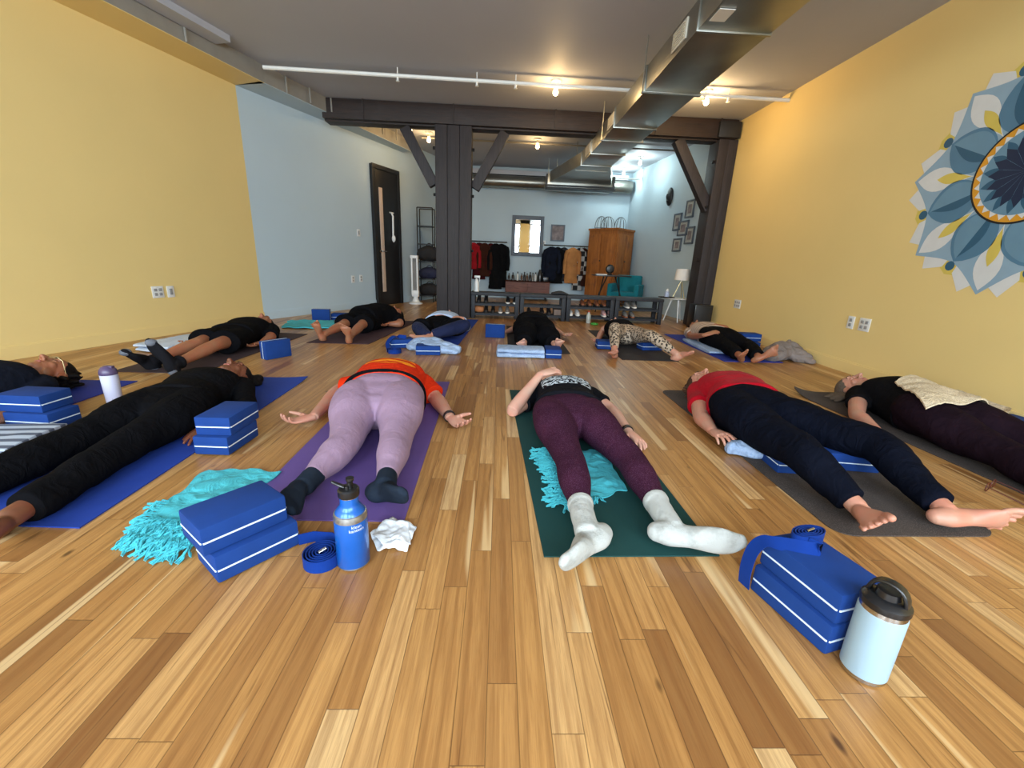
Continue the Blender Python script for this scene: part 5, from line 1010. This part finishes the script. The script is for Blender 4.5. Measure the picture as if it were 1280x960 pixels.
# ================= STRAPS =================
def ribbon(pts, wd, th=.0022, w=.038):
    mb = MB(); pts = [V(p) for p in pts]; n = len(pts); rg = []
    for i, p in enumerate(pts):
        t = (pts[min(i + 1, n - 1)] - pts[max(i - 1, 0)]).normalized(); W_ = V(wd[i] if isinstance(wd, list) else wd); W_ = (W_ - t * W_.dot(t)).normalized(); nn = t.cross(W_) * th / 2; W_ = W_ * w / 2
        rg.append([mb.v(p + W_ + nn), mb.v(p + W_ - nn), mb.v(p - W_ - nn), mb.v(p - W_ + nn)])
    for a, b in zip(rg, rg[1:]):
        for k in range(4): mb.face([a[k], a[(k + 1) % 4], b[(k + 1) % 4], b[k]])
    mb.face(rg[0][::-1]); mb.face(rg[-1]); return mb
def coil(c, r0, r1, turns, sx=1, sy=1, a0=0, z=.0195, rot=0):
    P_ = []; N = int(turns * 28)
    for i in range(N + 1):
        a_ = a0 + 2 * PI * turns * i / N; r_ = r0 + (r1 - r0) * i / N; x, y = r_ * math.cos(a_) * sx, r_ * math.sin(a_) * sy
        P_.append(V(c) + V((x * math.cos(rot) - y * math.sin(rot), x * math.sin(rot) + y * math.cos(rot), z)))
    return P_
c0 = J(402, 703, 0) + V((0, .005, 0)); t = thing('yoga_strap', 'coiled blue cotton strap on the floor between the blocks and the blue bottle', 'strap', c0)
P_ = coil(c0, .012, .056, 5.0, a0=.6); ribbon(P_, (0, 0, 1), .0024).build('webbing', 'strap', t, smooth=40)
e = P_[-1]; a_ = .6 + 10 * PI; ribbon([P_[-1], P_[-1] + V((-.012, .03, 0)), c0 + V((-.0, .088, .0195)), c0 + V((-.06, .09, .021)), J(374, 682, 0) + V((0, 0, .0215))], (0, 0, 1), .0024).build('loose_end', 'strap', t, smooth=40)
b = MB(); b.tube([c0 + V((-.005, -.008, .040)), c0 + V((.012, .006, .046))], .0028, 8); b.tube([c0 + V((-.002, -.012, .040)), c0 + V((.015, .002, .046))], .0028, 8); b.build('metal_ring', 'chrome', t)
zt = BH * 2 + .002; c0 = J(1008, 678, zt) + V((0, 0, 0)); c0.z = 0; t = thing('yoga_strap', 'blue strap coiled on top of the blocks and hanging over their end', 'strap', V((c0.x, c0.y, zt)))
P_ = coil(c0, .006, .030, 4.5, sx=1.9, sy=.9, z=zt + .0195, rot=.25, a0=1.0); ribbon(P_, (0, 0, 1), .0024).build('webbing', 'strap', t, smooth=40)
d1 = V((math.cos(aR), math.sin(aR), 0)); lft = V((math.cos(aR + PI / 2), math.sin(aR + PI / 2), 0))
q0 = P_[-1]; q1 = c0 + V((-.02, -.045, zt + .012)); q2 = c0 + lft * .035 + d1 * -.01 + V((0, 0, zt + .006)); 
far = V((.821, .786, 0)) + d1 * BL; wl = [(0, 0, 1), (.0, .3, 1), (d1.x, d1.y, .6), d1, d1, d1, d1]
pp = [q0, c0 + V((-.005, -.05, zt + .014)), far + V((.03, -.035, zt + .007)), far + V((-.004, -.02, zt + .004)), far + V((-.026, -.014, zt - .03)), far + V((-.034, -.014, zt - .09)), far + V((-.026, -.01, .02))]
def cr_path(P0, k=8):
    out = []
    for i in range(len(P0) - 1):
        a, b_, c, d = P0[max(i - 1, 0)], P0[i], P0[i + 1], P0[min(i + 2, len(P0) - 1)]
        for j in range(k): u = j / k; out.append((b_ * 2 + (c - a) * u + (a * 2 - b_ * 5 + c * 4 - d) * u * u + (b_ * 3 - a - c * 3 + d) * u ** 3) * .5)
    return out + [P0[-1]]
ribbon(cr_path([V(p) for p in pp]), cr_path([V(w_) for w_ in wl]), .0024).build('hanging_end', 'strap', t, smooth=40)
b = MB(); b.tube([c0 + V((-.01, -.004, zt + .040)), c0 + V((.014, .004, zt + .043))], .0028, 8); b.build('metal_ring', 'chrome', t)
c0 = J(493, 441, 0); t = thing('yoga_strap', 'small coiled blue strap on the floor beside the cross-legged person', 'strap', c0); ribbon(coil(c0, .02, .07, 3.5), (0, 0, 1), .004).build('webbing', 'strap', t)
ribbon(cr_path([c0 + V((-.06, .03, .02)), c0 + V((-.09, .12, .07)), c0 + V((-.05, .22, BH + .03)), c0 + V((.06, .26, BH + .02))]), (1, .3, 0), .004).build('loose_end', 'strap', t)
# ================= BOTTLES =================
M['bluemetal'] = mat('worn_blue_enamel', srgb(20, 96, 190), .28, .25, var=.1, coat=.3); M['whitecoat'] = mat('pale_powder_coat', srgb(146, 170, 184), .5, var=.02, coat=.1); M['lavender'] = mat('lavender_white_coat', srgb(206, 206, 230), .45, var=.02); M['purplecap'] = mat('dusky_purple_cap', srgb(84, 70, 104), .35, var=.03); M['worn'] = mat('worn_steel_patch', srgb(170, 172, 172), .35, .9, var=.2, vs=60); M['inkwhite'] = mat('white_print', srgb(215, 225, 235), .5, var=0); M['inkdark'] = mat('dark_print', srgb(70, 66, 90), .5, var=0)
def wraptext(txt, size, R_, zc, ang, vertical, m, root, nm='lettering'):
    cu = bpy.data.curves.new('lettering_curve', 'FONT'); cu.body = txt; cu.size = size; cu.align_x = 'CENTER'; cu.align_y = 'CENTER'; cu.space_line = .8
    o = bpy.data.objects.new('tmp', cu); COL.objects.link(o); bpy.context.view_layer.update(); me = bpy.data.meshes.new_from_object(o.evaluated_get(bpy.context.evaluated_depsgraph_get())); bpy.data.objects.remove(o); bpy.data.curves.remove(cu)
    bm = bmesh.new(); bm.from_mesh(me); bpy.data.meshes.remove(me); mb = MB(); mb.bm.free(); mb.bm = bm
    for v in bm.verts:
        x, y = (v.co.x, v.co.y) if not vertical else (-v.co.y, v.co.x)
        a_ = ang + x / R_; v.co = V((R_ * math.cos(a_), R_ * math.sin(a_), zc + y))
    return mb.build(nm, m, root, world=False, fix=False, smooth=None)
bp = V((-.416, 1.097, 0)); t = thing('water_bottle', 'scuffed bright blue steel water bottle with black sport cap', 'water bottle', bp)
r = .047; a = MB(); a.lathe([(.002, .0008), (r - .005, .0008), (r, .006), (r, .166), (r - .003, .176), (r - .012, .190), (r - .019, .198), (.026, .206), (.026, .226), (.002, .227)], n=40); a.build('bottle_body', 'bluemetal', t, world=False, smooth=50)
a = MB(); a.lathe([(r - .0135, .1855 + .0), (r - .0015, .176), (r + .0006, .168), (r + .0006, .158), (r - .0005, .158)], n=40); a.build('worn_ring', 'worn', t, world=False, fix=True); a = MB(); a.lathe([(r - .004, .0006), (r + .0004, .0055), (r + .0004, .009), (r - .004, .009)], n=40); a.build('base_ring', 'worn', t, world=False)
a = MB(); a.lathe([(.0262, .226), (.0262, .229), (.002, .229)], n=30); a.build('neck_ring', 'chrome', t, world=False)
a = MB(); a.lathe([(.002, .229), (.029, .229), (.030, .233), (.030, .249), (.026, .253), (.002, .254)], n=36); a.bar((-.004, 0, .257), (.004, 0, .257), .03, .012, bev=.003); a.build('cap', 'plasticblack', t, world=False)
a = MB(); a.tube([(.005, 0, .252), (.006, 0, .272), (.006, 0, .278)], [.0085, .008, .0115], 14); a.tube([(.006, 0, .278), (.006, 0, .285)], .0115, 14); a.build('spout', 'plasticblack', t, world=False)
a = MB(); a.loft([(-.012, 0, .256), (-.03, 0, .263), (-.044, 0, .270)], [(.008, .005), (.006, .005), (.005, .004)], n=12); a.build('carry_hook', 'plasticblack', t, world=False)
wraptext('klean\nkanteen', .014, r + .0006, .143, math.radians(-90 + 38), False, 'inkwhite', t)
bp = V((.884, .748, 0)); r = .0455; t = thing('insulated_bottle', 'pale blue-white steel bottle with a black handled cap, right foreground', 'water bottle', bp)
a = MB(); a.lathe([(.002, .014), (r, .014), (r, .176), (r - .002, .180), (.002, .1805)], n=48); a.build('bottle_body', 'whitecoat', t, world=False, smooth=50)
a = MB(); a.lathe([(.002, .0008), (r - .004, .0008), (r - .001, .004), (r - .0008, .0142), (.002, .0143)], n=48); a.build('steel_base', 'chrome', t, world=False); a = MB(); a.lathe([(.002, .18), (r - .002, .18), (r - .003, .192), (.002, .1925)], n=48); a.build('steel_collar', 'chrome', t, world=False)
a = MB(); a.lathe([(.002, .1925), (r + .0005, .1925), (r + .001, .196), (r, .206), (r - .008, .214), (.024, .217), (.022, .232), (.002, .233)], n=48); a.build('cap', 'plasticblack', t, world=False, smooth=35)
hr = math.radians(-62); hx = V((math.cos(hr), math.sin(hr), 0)); hy = V((-hx.y, hx.x, 0)); a = MB()
ribbon([hx * (-.036) + V((0, 0, .203)), hx * (-.034) + V((0, 0, .228)), hx * (-.022) + V((0, 0, .247)), V((0, 0, .252)), hx * .022 + V((0, 0, .247)), hx * .034 + V((0, 0, .228)), hx * .036 + V((0, 0, .203))], tuple(hy), .011, .030).build('handle', 'plasticblack', t, world=False, smooth=50, sub=1)
bp = V((-2.19, 2.375, 0)); r = .041; t = thing('insulated_bottle', 'white tumbler bottle with a domed purple cap behind the black trousers', 'water bottle', bp)
a = MB(); a.lathe([(.002, .0008), (r - .006, .0008), (r - .004, .006), (r, .188), (.002, .189)], n=40); a.build('bottle_body', 'lavender', t, world=False, smooth=50)
a = MB(); a.lathe([(.002, .189), (r, .189), (r + .001, .198), (r - .002, .215), (r - .012, .230), (.016, .238), (.002, .240)], n=40); a.box((.012, 0, .232), (.045, .022, .014), bev=.004); a.build('cap', 'purplecap', t, world=False, smooth=40)
wraptext('corkcicle', .011, r - .003, .04, math.radians(-60), True, 'inkdark', t)
# ================= CLOTHS =================
def cmat(n, c, **k): M[n] = fabric(n, srgb(*c), **k); return n
cmat('turq', (74, 178, 190), weave=420, wr=.5, var=.08); cmat('paleblue_towel', (160, 182, 214), weave=150, wr=.8, var=.14, heather=.5, col2=srgb(128, 152, 190), hs=90); cmat('white_towel', (190, 202, 220), weave=240, wr=.5, var=.08); cmat('greyblanket', (126, 116, 112), weave=300, wr=.6)
t_ = NT('cream_knit'); v = t_.mapping((1, 1, 1)); w1 = t_.node('ShaderNodeTexVoronoi', {'Vector': v, 'Scale': 130.0}).outputs['Distance']; t_.put(t_.b, 'Base Color', t_.ramp(w1, [(.0, srgb(150, 124, 96)), (.45, srgb(214, 196, 166)), (1, srgb(226, 210, 182))])); t_.b.inputs['Roughness'].default_value = .95; t_.bump(w1, .5, .006); M['cream'] = t_.m
t_ = NT('striped_towel'); w1 = t_.node('ShaderNodeTexWave', {'Vector': t_.mapping((.15, 1, 1)), 'Scale': 5.0, 'Distortion': .5}, wave_type='BANDS', bands_direction='Y').outputs['Fac']; t_.put(t_.b, 'Base Color', t_.ramp(w1, [(.35, srgb(84, 92, 110)), (.5, srgb(176, 188, 204))])); t_.b.inputs['Roughness'].default_value = .95; t_.bump(t_.noise(t_.mapping((1, 1, 1)), 240, 2), .4, .004); M['striped'] = t_.m
def fold(p, amp, f, seed): 
    q = V(p) * f + V((seed, 0, 0)); return amp * (abs(noise.noise(q)) * 1.6 + (1 - abs(noise.noise(q * 1.9 + V((5, 2, 0)))) * 2) * .5)
def patch(q, zf, nu=50, nv=50, th=.006, wob=.012, seed=0, mb=None, bulge=None):
    """a cloth lying over whatever zf says; q = four corners in order, th = cloth thickness"""
    q = [V((p[0], p[1], 0)) for p in q]; mb = mb or MB(); G = []
    for j in range(nv + 1):
        row = []
        for i in range(nu + 1):
            u, v = i / nu, j / nv; p = (q[0] * (1 - u) + q[1] * u) * (1 - v) + (q[3] * (1 - u) + q[2] * u) * v
            p = p + V((noise.noise(V((u * 4, v * 4, seed))), noise.noise(V((u * 4, v * 4, seed + 9))), 0)) * wob * 2
            if bulge: p = p + bulge(u, v)
            row.append(V((p.x, p.y, zf(p, u, v))))
        G.append(row)
    T = [[mb.v(p + V((0, 0, th))) for p in r] for r in G]; B = [[mb.v(p) for p in r] for r in G]
    for j in range(nv):
        for i in range(nu): mb.face([T[j][i], T[j + 1][i], T[j + 1][i + 1], T[j][i + 1]]); mb.face([B[j][i], B[j][i + 1], B[j + 1][i + 1], B[j + 1][i]])
    for i in range(nu): mb.face([T[0][i], T[0][i + 1], B[0][i + 1], B[0][i]]); mb.face([T[nv][i + 1], T[nv][i], B[nv][i], B[nv][i + 1]])
    for j in range(nv): mb.face([T[j + 1][0], T[j][0], B[j][0], B[j + 1][0]]); mb.face([T[j][nu], T[j + 1][nu], B[j + 1][nu], B[j][nu]])
    return mb, G
def tassels(mb, edge, out, L=.06, n=60, r_=.0024, zb=.004, z0=None):
    """knotted fringe along an edge: pairs of twisted yarns splaying outwards"""
    for i in range(n):
        u = (i + random.uniform(-.3, .3)) / n * (len(edge) - 1); u = min(max(u, 0), len(edge) - 1.001); k = int(u); p = edge[k].lerp(edge[k + 1], u - k) + V((0, 0, .004)); o = V(out).normalized()
        sdv = V((-o.y, o.x, 0)); ang = random.uniform(-.55, .55); d_ = (o * math.cos(ang) + sdv * math.sin(ang)); ln = L * random.uniform(.75, 1.2); c_ = random.uniform(-.4, .4)
        for tw in (0, 1):
            pts = [p - o * .012]
            for s_ in range(1, 6):
                w_ = s_ / 5; h_ = max(zb, p.z * (1 - w_) + .012 * math.sin(w_ * PI) * random.uniform(.3, 1.3)); dv = d_ * ln * w_ + sdv * (c_ * ln * w_ * w_ + .0035 * math.sin(w_ * 9 + tw * PI)); pts.append(V((p.x + dv.x, p.y + dv.y, h_ + .003 * tw)))
            mb.tube(pts, [r_ * 1.15] * 5 + [r_ * .7], 5)
# turquoise throw in the left foreground
A_ = [J(262, 590), J(352, 592), J(249, 684), J(172, 668)]
mb, G = patch(A_, lambda p, u, v: .0015 + fold(p, .008, 9, 3) * min(1, 6 * min(u, 1 - u) + .2) + .004, th=.005, wob=.014, seed=2, bulge=lambda u, v: V((-.02 * math.sin(PI * v) * (1 - u) - .02 * u * math.sin(PI * v), 0, 0)))
t = thing('throw_blanket', 'turquoise fringed throw on the floor under the left foreground blocks', 'blanket', A_[3]); mb.build('woven_cloth', 'turq', t, smooth=60)
mb = MB(); ed = G[-1]; tassels(mb, ed, (A_[3] + A_[2] - A_[0] - A_[1]), .085, 70); tassels(mb, [r_[0] for r_ in G[30:]], (-1, -.5, 0), .05, 18)
for rr in range(3): tassels(mb, [p + V((0, .03 + .02 * rr, .006)) for p in ed], (-.3, -1, 0), .06, 28, zb=.012)
mb.build('fringe', 'turq', t, smooth=60)
# turquoise throw under the plum leggings
A_ = [J(680, 566), J(752, 566), J(784, 616), J(706, 636)]
mb, G = patch(A_, lambda p, u, v: .007 + fold(p, .010, 11, 8) * min(1, 6 * min(u, 1 - u, v, 1 - v) + .25), th=.005, wob=.012, seed=6)
t = thing('throw_blanket', 'turquoise fringed throw under the knees in plum leggings', 'blanket', A_[3]); mb.build('woven_cloth', 'turq', t, smooth=60)
mb = MB(); tassels(mb, [r_[0] for r_ in G], (-1, .15, 0), .065, 46, zb=.010)
for rr in range(3): tassels(mb, [r_[0] + V((.012 * rr, 0, .008)) for r_ in G], (-1, -.3, 0), .05, 26, zb=.014)
tassels(mb, G[-1][:28], (0, -1, 0), .04, 24, zb=.010); mb.build('fringe', 'turq', t, smooth=60)
# flat turquoise cloth far left
A_ = [J(362, 402), J(418, 402), J(421, 412), J(352, 411)]; mb, G = patch(A_, lambda p, u, v: .002 + fold(p, .012, 5, 1), 40, 30, th=.012, wob=.03); tag(mb.build('turquoise_cloth', 'turq', None, world='base', smooth=60), 'flat turquoise cloth on the floor by the far left foam blocks', 'cloth')
# lumps: crumpled and folded towels
def lump(name, label, cat, m, pts, R_, wr=.02, vox=.008, zm=.001, wf=7, seed=0, ex=2):
    mb = MB(); mb.loft(pts, R_, n=40, zmin=zm, wr=wr, wf=wf, seed=seed, ex=ex, step=.012); return tag(mb.build(name, m, None, world='base', vox=vox, sm=1), label, cat)
def slabs(name, label, m, c, d, rz, n, cat='towel', wr=.006, z0=.001):
    t = thing(name, label, cat, (c[0], c[1], 0), rz); h = d[2] / n
    for i in range(n):
        mb = MB(); w_ = d[0] / 2 * (1 - .02 * i); mb.loft([(-w_, .008 * math.sin(i * 2), z0 + h * (i + .5)), (0, 0, z0 + h * (i + .5)), (w_, 0, z0 + h * (i + .5))], [(d[1] / 2, h / 2 * 1.05)] * 3, n=44, ex=3.4, wr=wr, wf=10, seed=i * 3, step=.014, zmin=z0, caps=(.4, .4)); mb.build('folded_layer', m, t, world=False, smooth=70)
    return t
a_, b_ = J(913, 560, .03), J(962, 563, .03); lump('small_towel', 'crumpled pale blue towel by the hand of the person in red', 'towel', 'paleblue_towel', [a_, (a_ + b_) / 2 + V((0, .0, .004)), b_], [(.03, .026), (.062, .036), (.05, .03)], wr=.018, vox=.004, zm=.006, wf=18)
slabs('folded_towel', 'thick folded pale blue towel in front of the wide black trousers', 'paleblue_towel', (.225, 4.06), (.45, .24, .085), math.radians(1), 2, wr=.012)
lump('crumpled_towel', 'crumpled pale blue towel behind the block of the cross-legged person', 'towel', 'paleblue_towel', [J(514, 434, .03), J(532, 430, .05), J(550, 434, .05), J(572, 438, .03)], [(.08, .03), (.14, .06), (.13, .05), (.08, .03)], wr=.03, wf=9)
slabs('folded_towel', 'white folded towel on the floor beside black socks by the left wall', 'white_towel', (-2.93, 3.99), (.34, .62, .07), math.radians(-10), 2, wr=.016)
slabs('folded_towel', 'grey striped folded towel in front of the blue blocks at the left edge', 'striped', (-2.40, 1.80), (.70, .30, .055), math.radians(6), 3, wr=.006)
slabs('folded_towel', 'flat white folded cloth beside the leopard leggings', 'white_towel', (1.93, 5.75), (.30, .55, .035), math.radians(12), 1, z0=.006)
slabs('folded_towel', 'pale blue folded towel under the hip of the person in the striped top', 'paleblue_towel', (2.40, 4.80), (.20, .80, .04), math.radians(-3), 1, z0=.006)
mb = MB(); mb.loft([J(960, 446, .04), J(982, 438, .09), J(1000, 446, .05), J(1016, 453, .02)], [(.10, .04), (.14, .085), (.11, .05), (.05, .02)], n=48, zmin=.001, wr=.04, wf=7, step=.012); mb.loft([J(984, 432, .12), J(987, 425, .18)], [(.06, .04), (.015, .01)], n=20, wr=.01); tag(mb.build('crumpled_blanket', 'greyblanket', None, world='base', vox=.009, sm=1), 'crumpled beige grey blanket on the floor against the right wall', 'blanket')
# tissue
q = [J(463, 671), J(491, 649), J(521, 660), J(509, 691), J(494, 688), J(472, 690)]; c_ = sum(q, V((0, 0, 0))) / 6; mb = MB()
for lay, (sc_, ro, dz) in enumerate(((1, 0, .001), (.85, .3, .010))):
    ring_ = []
    N_ = 48; rows_ = []
    for k in range(13):
        row = []
        for i in range(N_):
            u = i / N_ * 6; p = q[int(u) % 6].lerp(q[(int(u) + 1) % 6], u % 1); d_ = (p - c_) * sc_; d_ = V((d_.x * math.cos(ro) - d_.y * math.sin(ro), d_.x * math.sin(ro) + d_.y * math.cos(ro), 0)) * (k + .3) / 12.3
            p = c_ + d_; row.append(mb.v((p.x, p.y, dz + .012 * abs(noise.noise(p * 34 + V((lay, 0, 0)))) + .030 * abs(noise.noise(p * 15 + V((lay * 4, 1, 0)))) )))
        rows_.append(row)
    for a, b in zip(rows_, rows_[1:]):
        for i in range(N_): mb.face([a[i], a[(i + 1) % N_], b[(i + 1) % N_], b[i]])
    mb.face(rows_[0])
o = mb.build('paper_tissue', mat('tissue_paper', srgb(226, 232, 240), .8, var=.02, bump=.3, bs=90), None, world='base', smooth=40, fix=False); sm_ = o.modifiers.new('thickness', 'SOLIDIFY'); sm_.thickness = .0008; tag(o, 'crumpled white paper tissue on the floor right of the blue bottle', 'tissue')
# brown spectacles
c0 = J(1236, 612, 0); t = thing('spectacles', 'brown tortoiseshell spectacles folded open on the floor at the right', 'glasses', c0); M['tort'] = mat('tortoiseshell', srgb(92, 44, 32), .3, var=.3, vs=90)
ax = (J(1244, 604) - J(1224, 616)).normalized(); ay = V((ax.y, -ax.x, 0)); ay = ay if ay.x > 0 else -ay
for s_ in (-1, 1):
    m_ = c0 + ax * s_ * .034 + V((0, 0, .022)); b = MB(); b.tube([m_ + ax * .027 * math.cos(k * PI / 12) + V((0, 0, .020 * math.sin(k * PI / 12))) for k in range(25)], .0022, 6); b.build('lens_rim', 'tort', t)
    b = MB(); b.tube([m_ + ax * s_ * .027 + V((0, 0, .008)), m_ + ax * s_ * .032 + ay * .07 - V((0, 0, .004)), m_ + ax * s_ * .024 + ay * .13 - V((0, 0, .019))], .0019, 6); b.build('temple', 'tort', t)
b = MB(); b.tube([c0 + ax * -.008 + V((0, 0, .026)), c0 + V((0, 0, .030)), c0 + ax * .008 + V((0, 0, .026))], .002, 6); b.build('bridge', 'tort', t)
# cream knitted blanket draped over the person on the right
bpy.context.view_layer.update(); dg = bpy.context.evaluated_depsgraph_get()
def hit(x, y):
    ok, lo, *_ = scn.ray_cast(dg, V((x, y, .6)), V((0, 0, -1)), distance=1); return lo.z if ok else 0
def onsurf(x, y, z=.2):
    ok, lo, *_ = scn.ray_cast(dg, CAM, ray(x, y).normalized(), distance=8); return lo if ok and lo.z > .05 else J(x, y, z)
A_ = [onsurf(1117, 482), onsurf(1192, 483, .2), onsurf(1262, 517, .2), onsurf(1150, 533)]; n_ = 46
def drape(A_, n_, it=4, off=.008):
    q = [V((p[0], p[1], 0)) for p in A_]; h = [[0] * (n_ + 1) for _ in range(n_ + 1)]
    for j in range(n_ + 1):
        for i in range(n_ + 1):
            u, v = i / n_, j / n_; p = (q[0] * (1 - u) + q[1] * u) * (1 - v) + (q[3] * (1 - u) + q[2] * u) * v + BU(u, v); h[j][i] = hit(p.x, p.y) + off
    h0 = [r[:] for r in h]
    for _ in range(it):
        g = [r[:] for r in h]
        for j in range(n_ + 1):
            for i in range(n_ + 1):
                a = [h[y][x] for y, x in ((j - 1, i), (j + 1, i), (j, i - 1), (j, i + 1)) if 0 <= y <= n_ and 0 <= x <= n_]; g[j][i] = max(h0[j][i], sum(a) / len(a))
        h = g
    return h
BU = lambda u, v: V((-.01, -.10, 0)) * math.sin(PI * u) * v
h = drape(A_, n_)
mb, G = patch(A_, lambda p, u, v: h[round(v * n_)][round(u * n_)] + fold(p, .006, 12, 4), n_, n_, th=.009, wob=.0, bulge=BU)
tag(mb.build('knitted_blanket', 'cream', None, world='base', smooth=70), 'cream knitted blanket draped over the belly of the person in black at the right', 'blanket')
# ================= LIGHT =================
w = bpy.data.worlds.new('world'); scn.world = w; w.use_nodes = True; bg = w.node_tree.nodes['Background']
bg.inputs[0].default_value = (.78, .9, 1, 1); bg.inputs[1].default_value = 2.5
for i in range(4):
    a = piers[i][1]; b = piers[i + 1][0]; l = bpy.data.lights.new('window_daylight', 'AREA'); l.shape = 'RECTANGLE'; l.size = b - a - .1; l.size_y = 2.0
    l.energy = 122 * (b - a); l.color = (.74, .885, 1); o = bpy.data.objects.new('window_daylight', l); COL.objects.link(o); o.location = ((a + b) / 2, YR - .35, 1.75); o.rotation_euler = (math.radians(60), 0, 0)
scn.view_settings.view_transform = 'Standard'; scn.view_settings.look = 'None'; scn.view_settings.gamma = 1; scn.view_settings.use_curve_mapping = False
scn.view_settings.exposure = 0
scn.cycles.max_bounces = 8; scn.cycles.diffuse_bounces = 5; scn.cycles.use_denoising = True
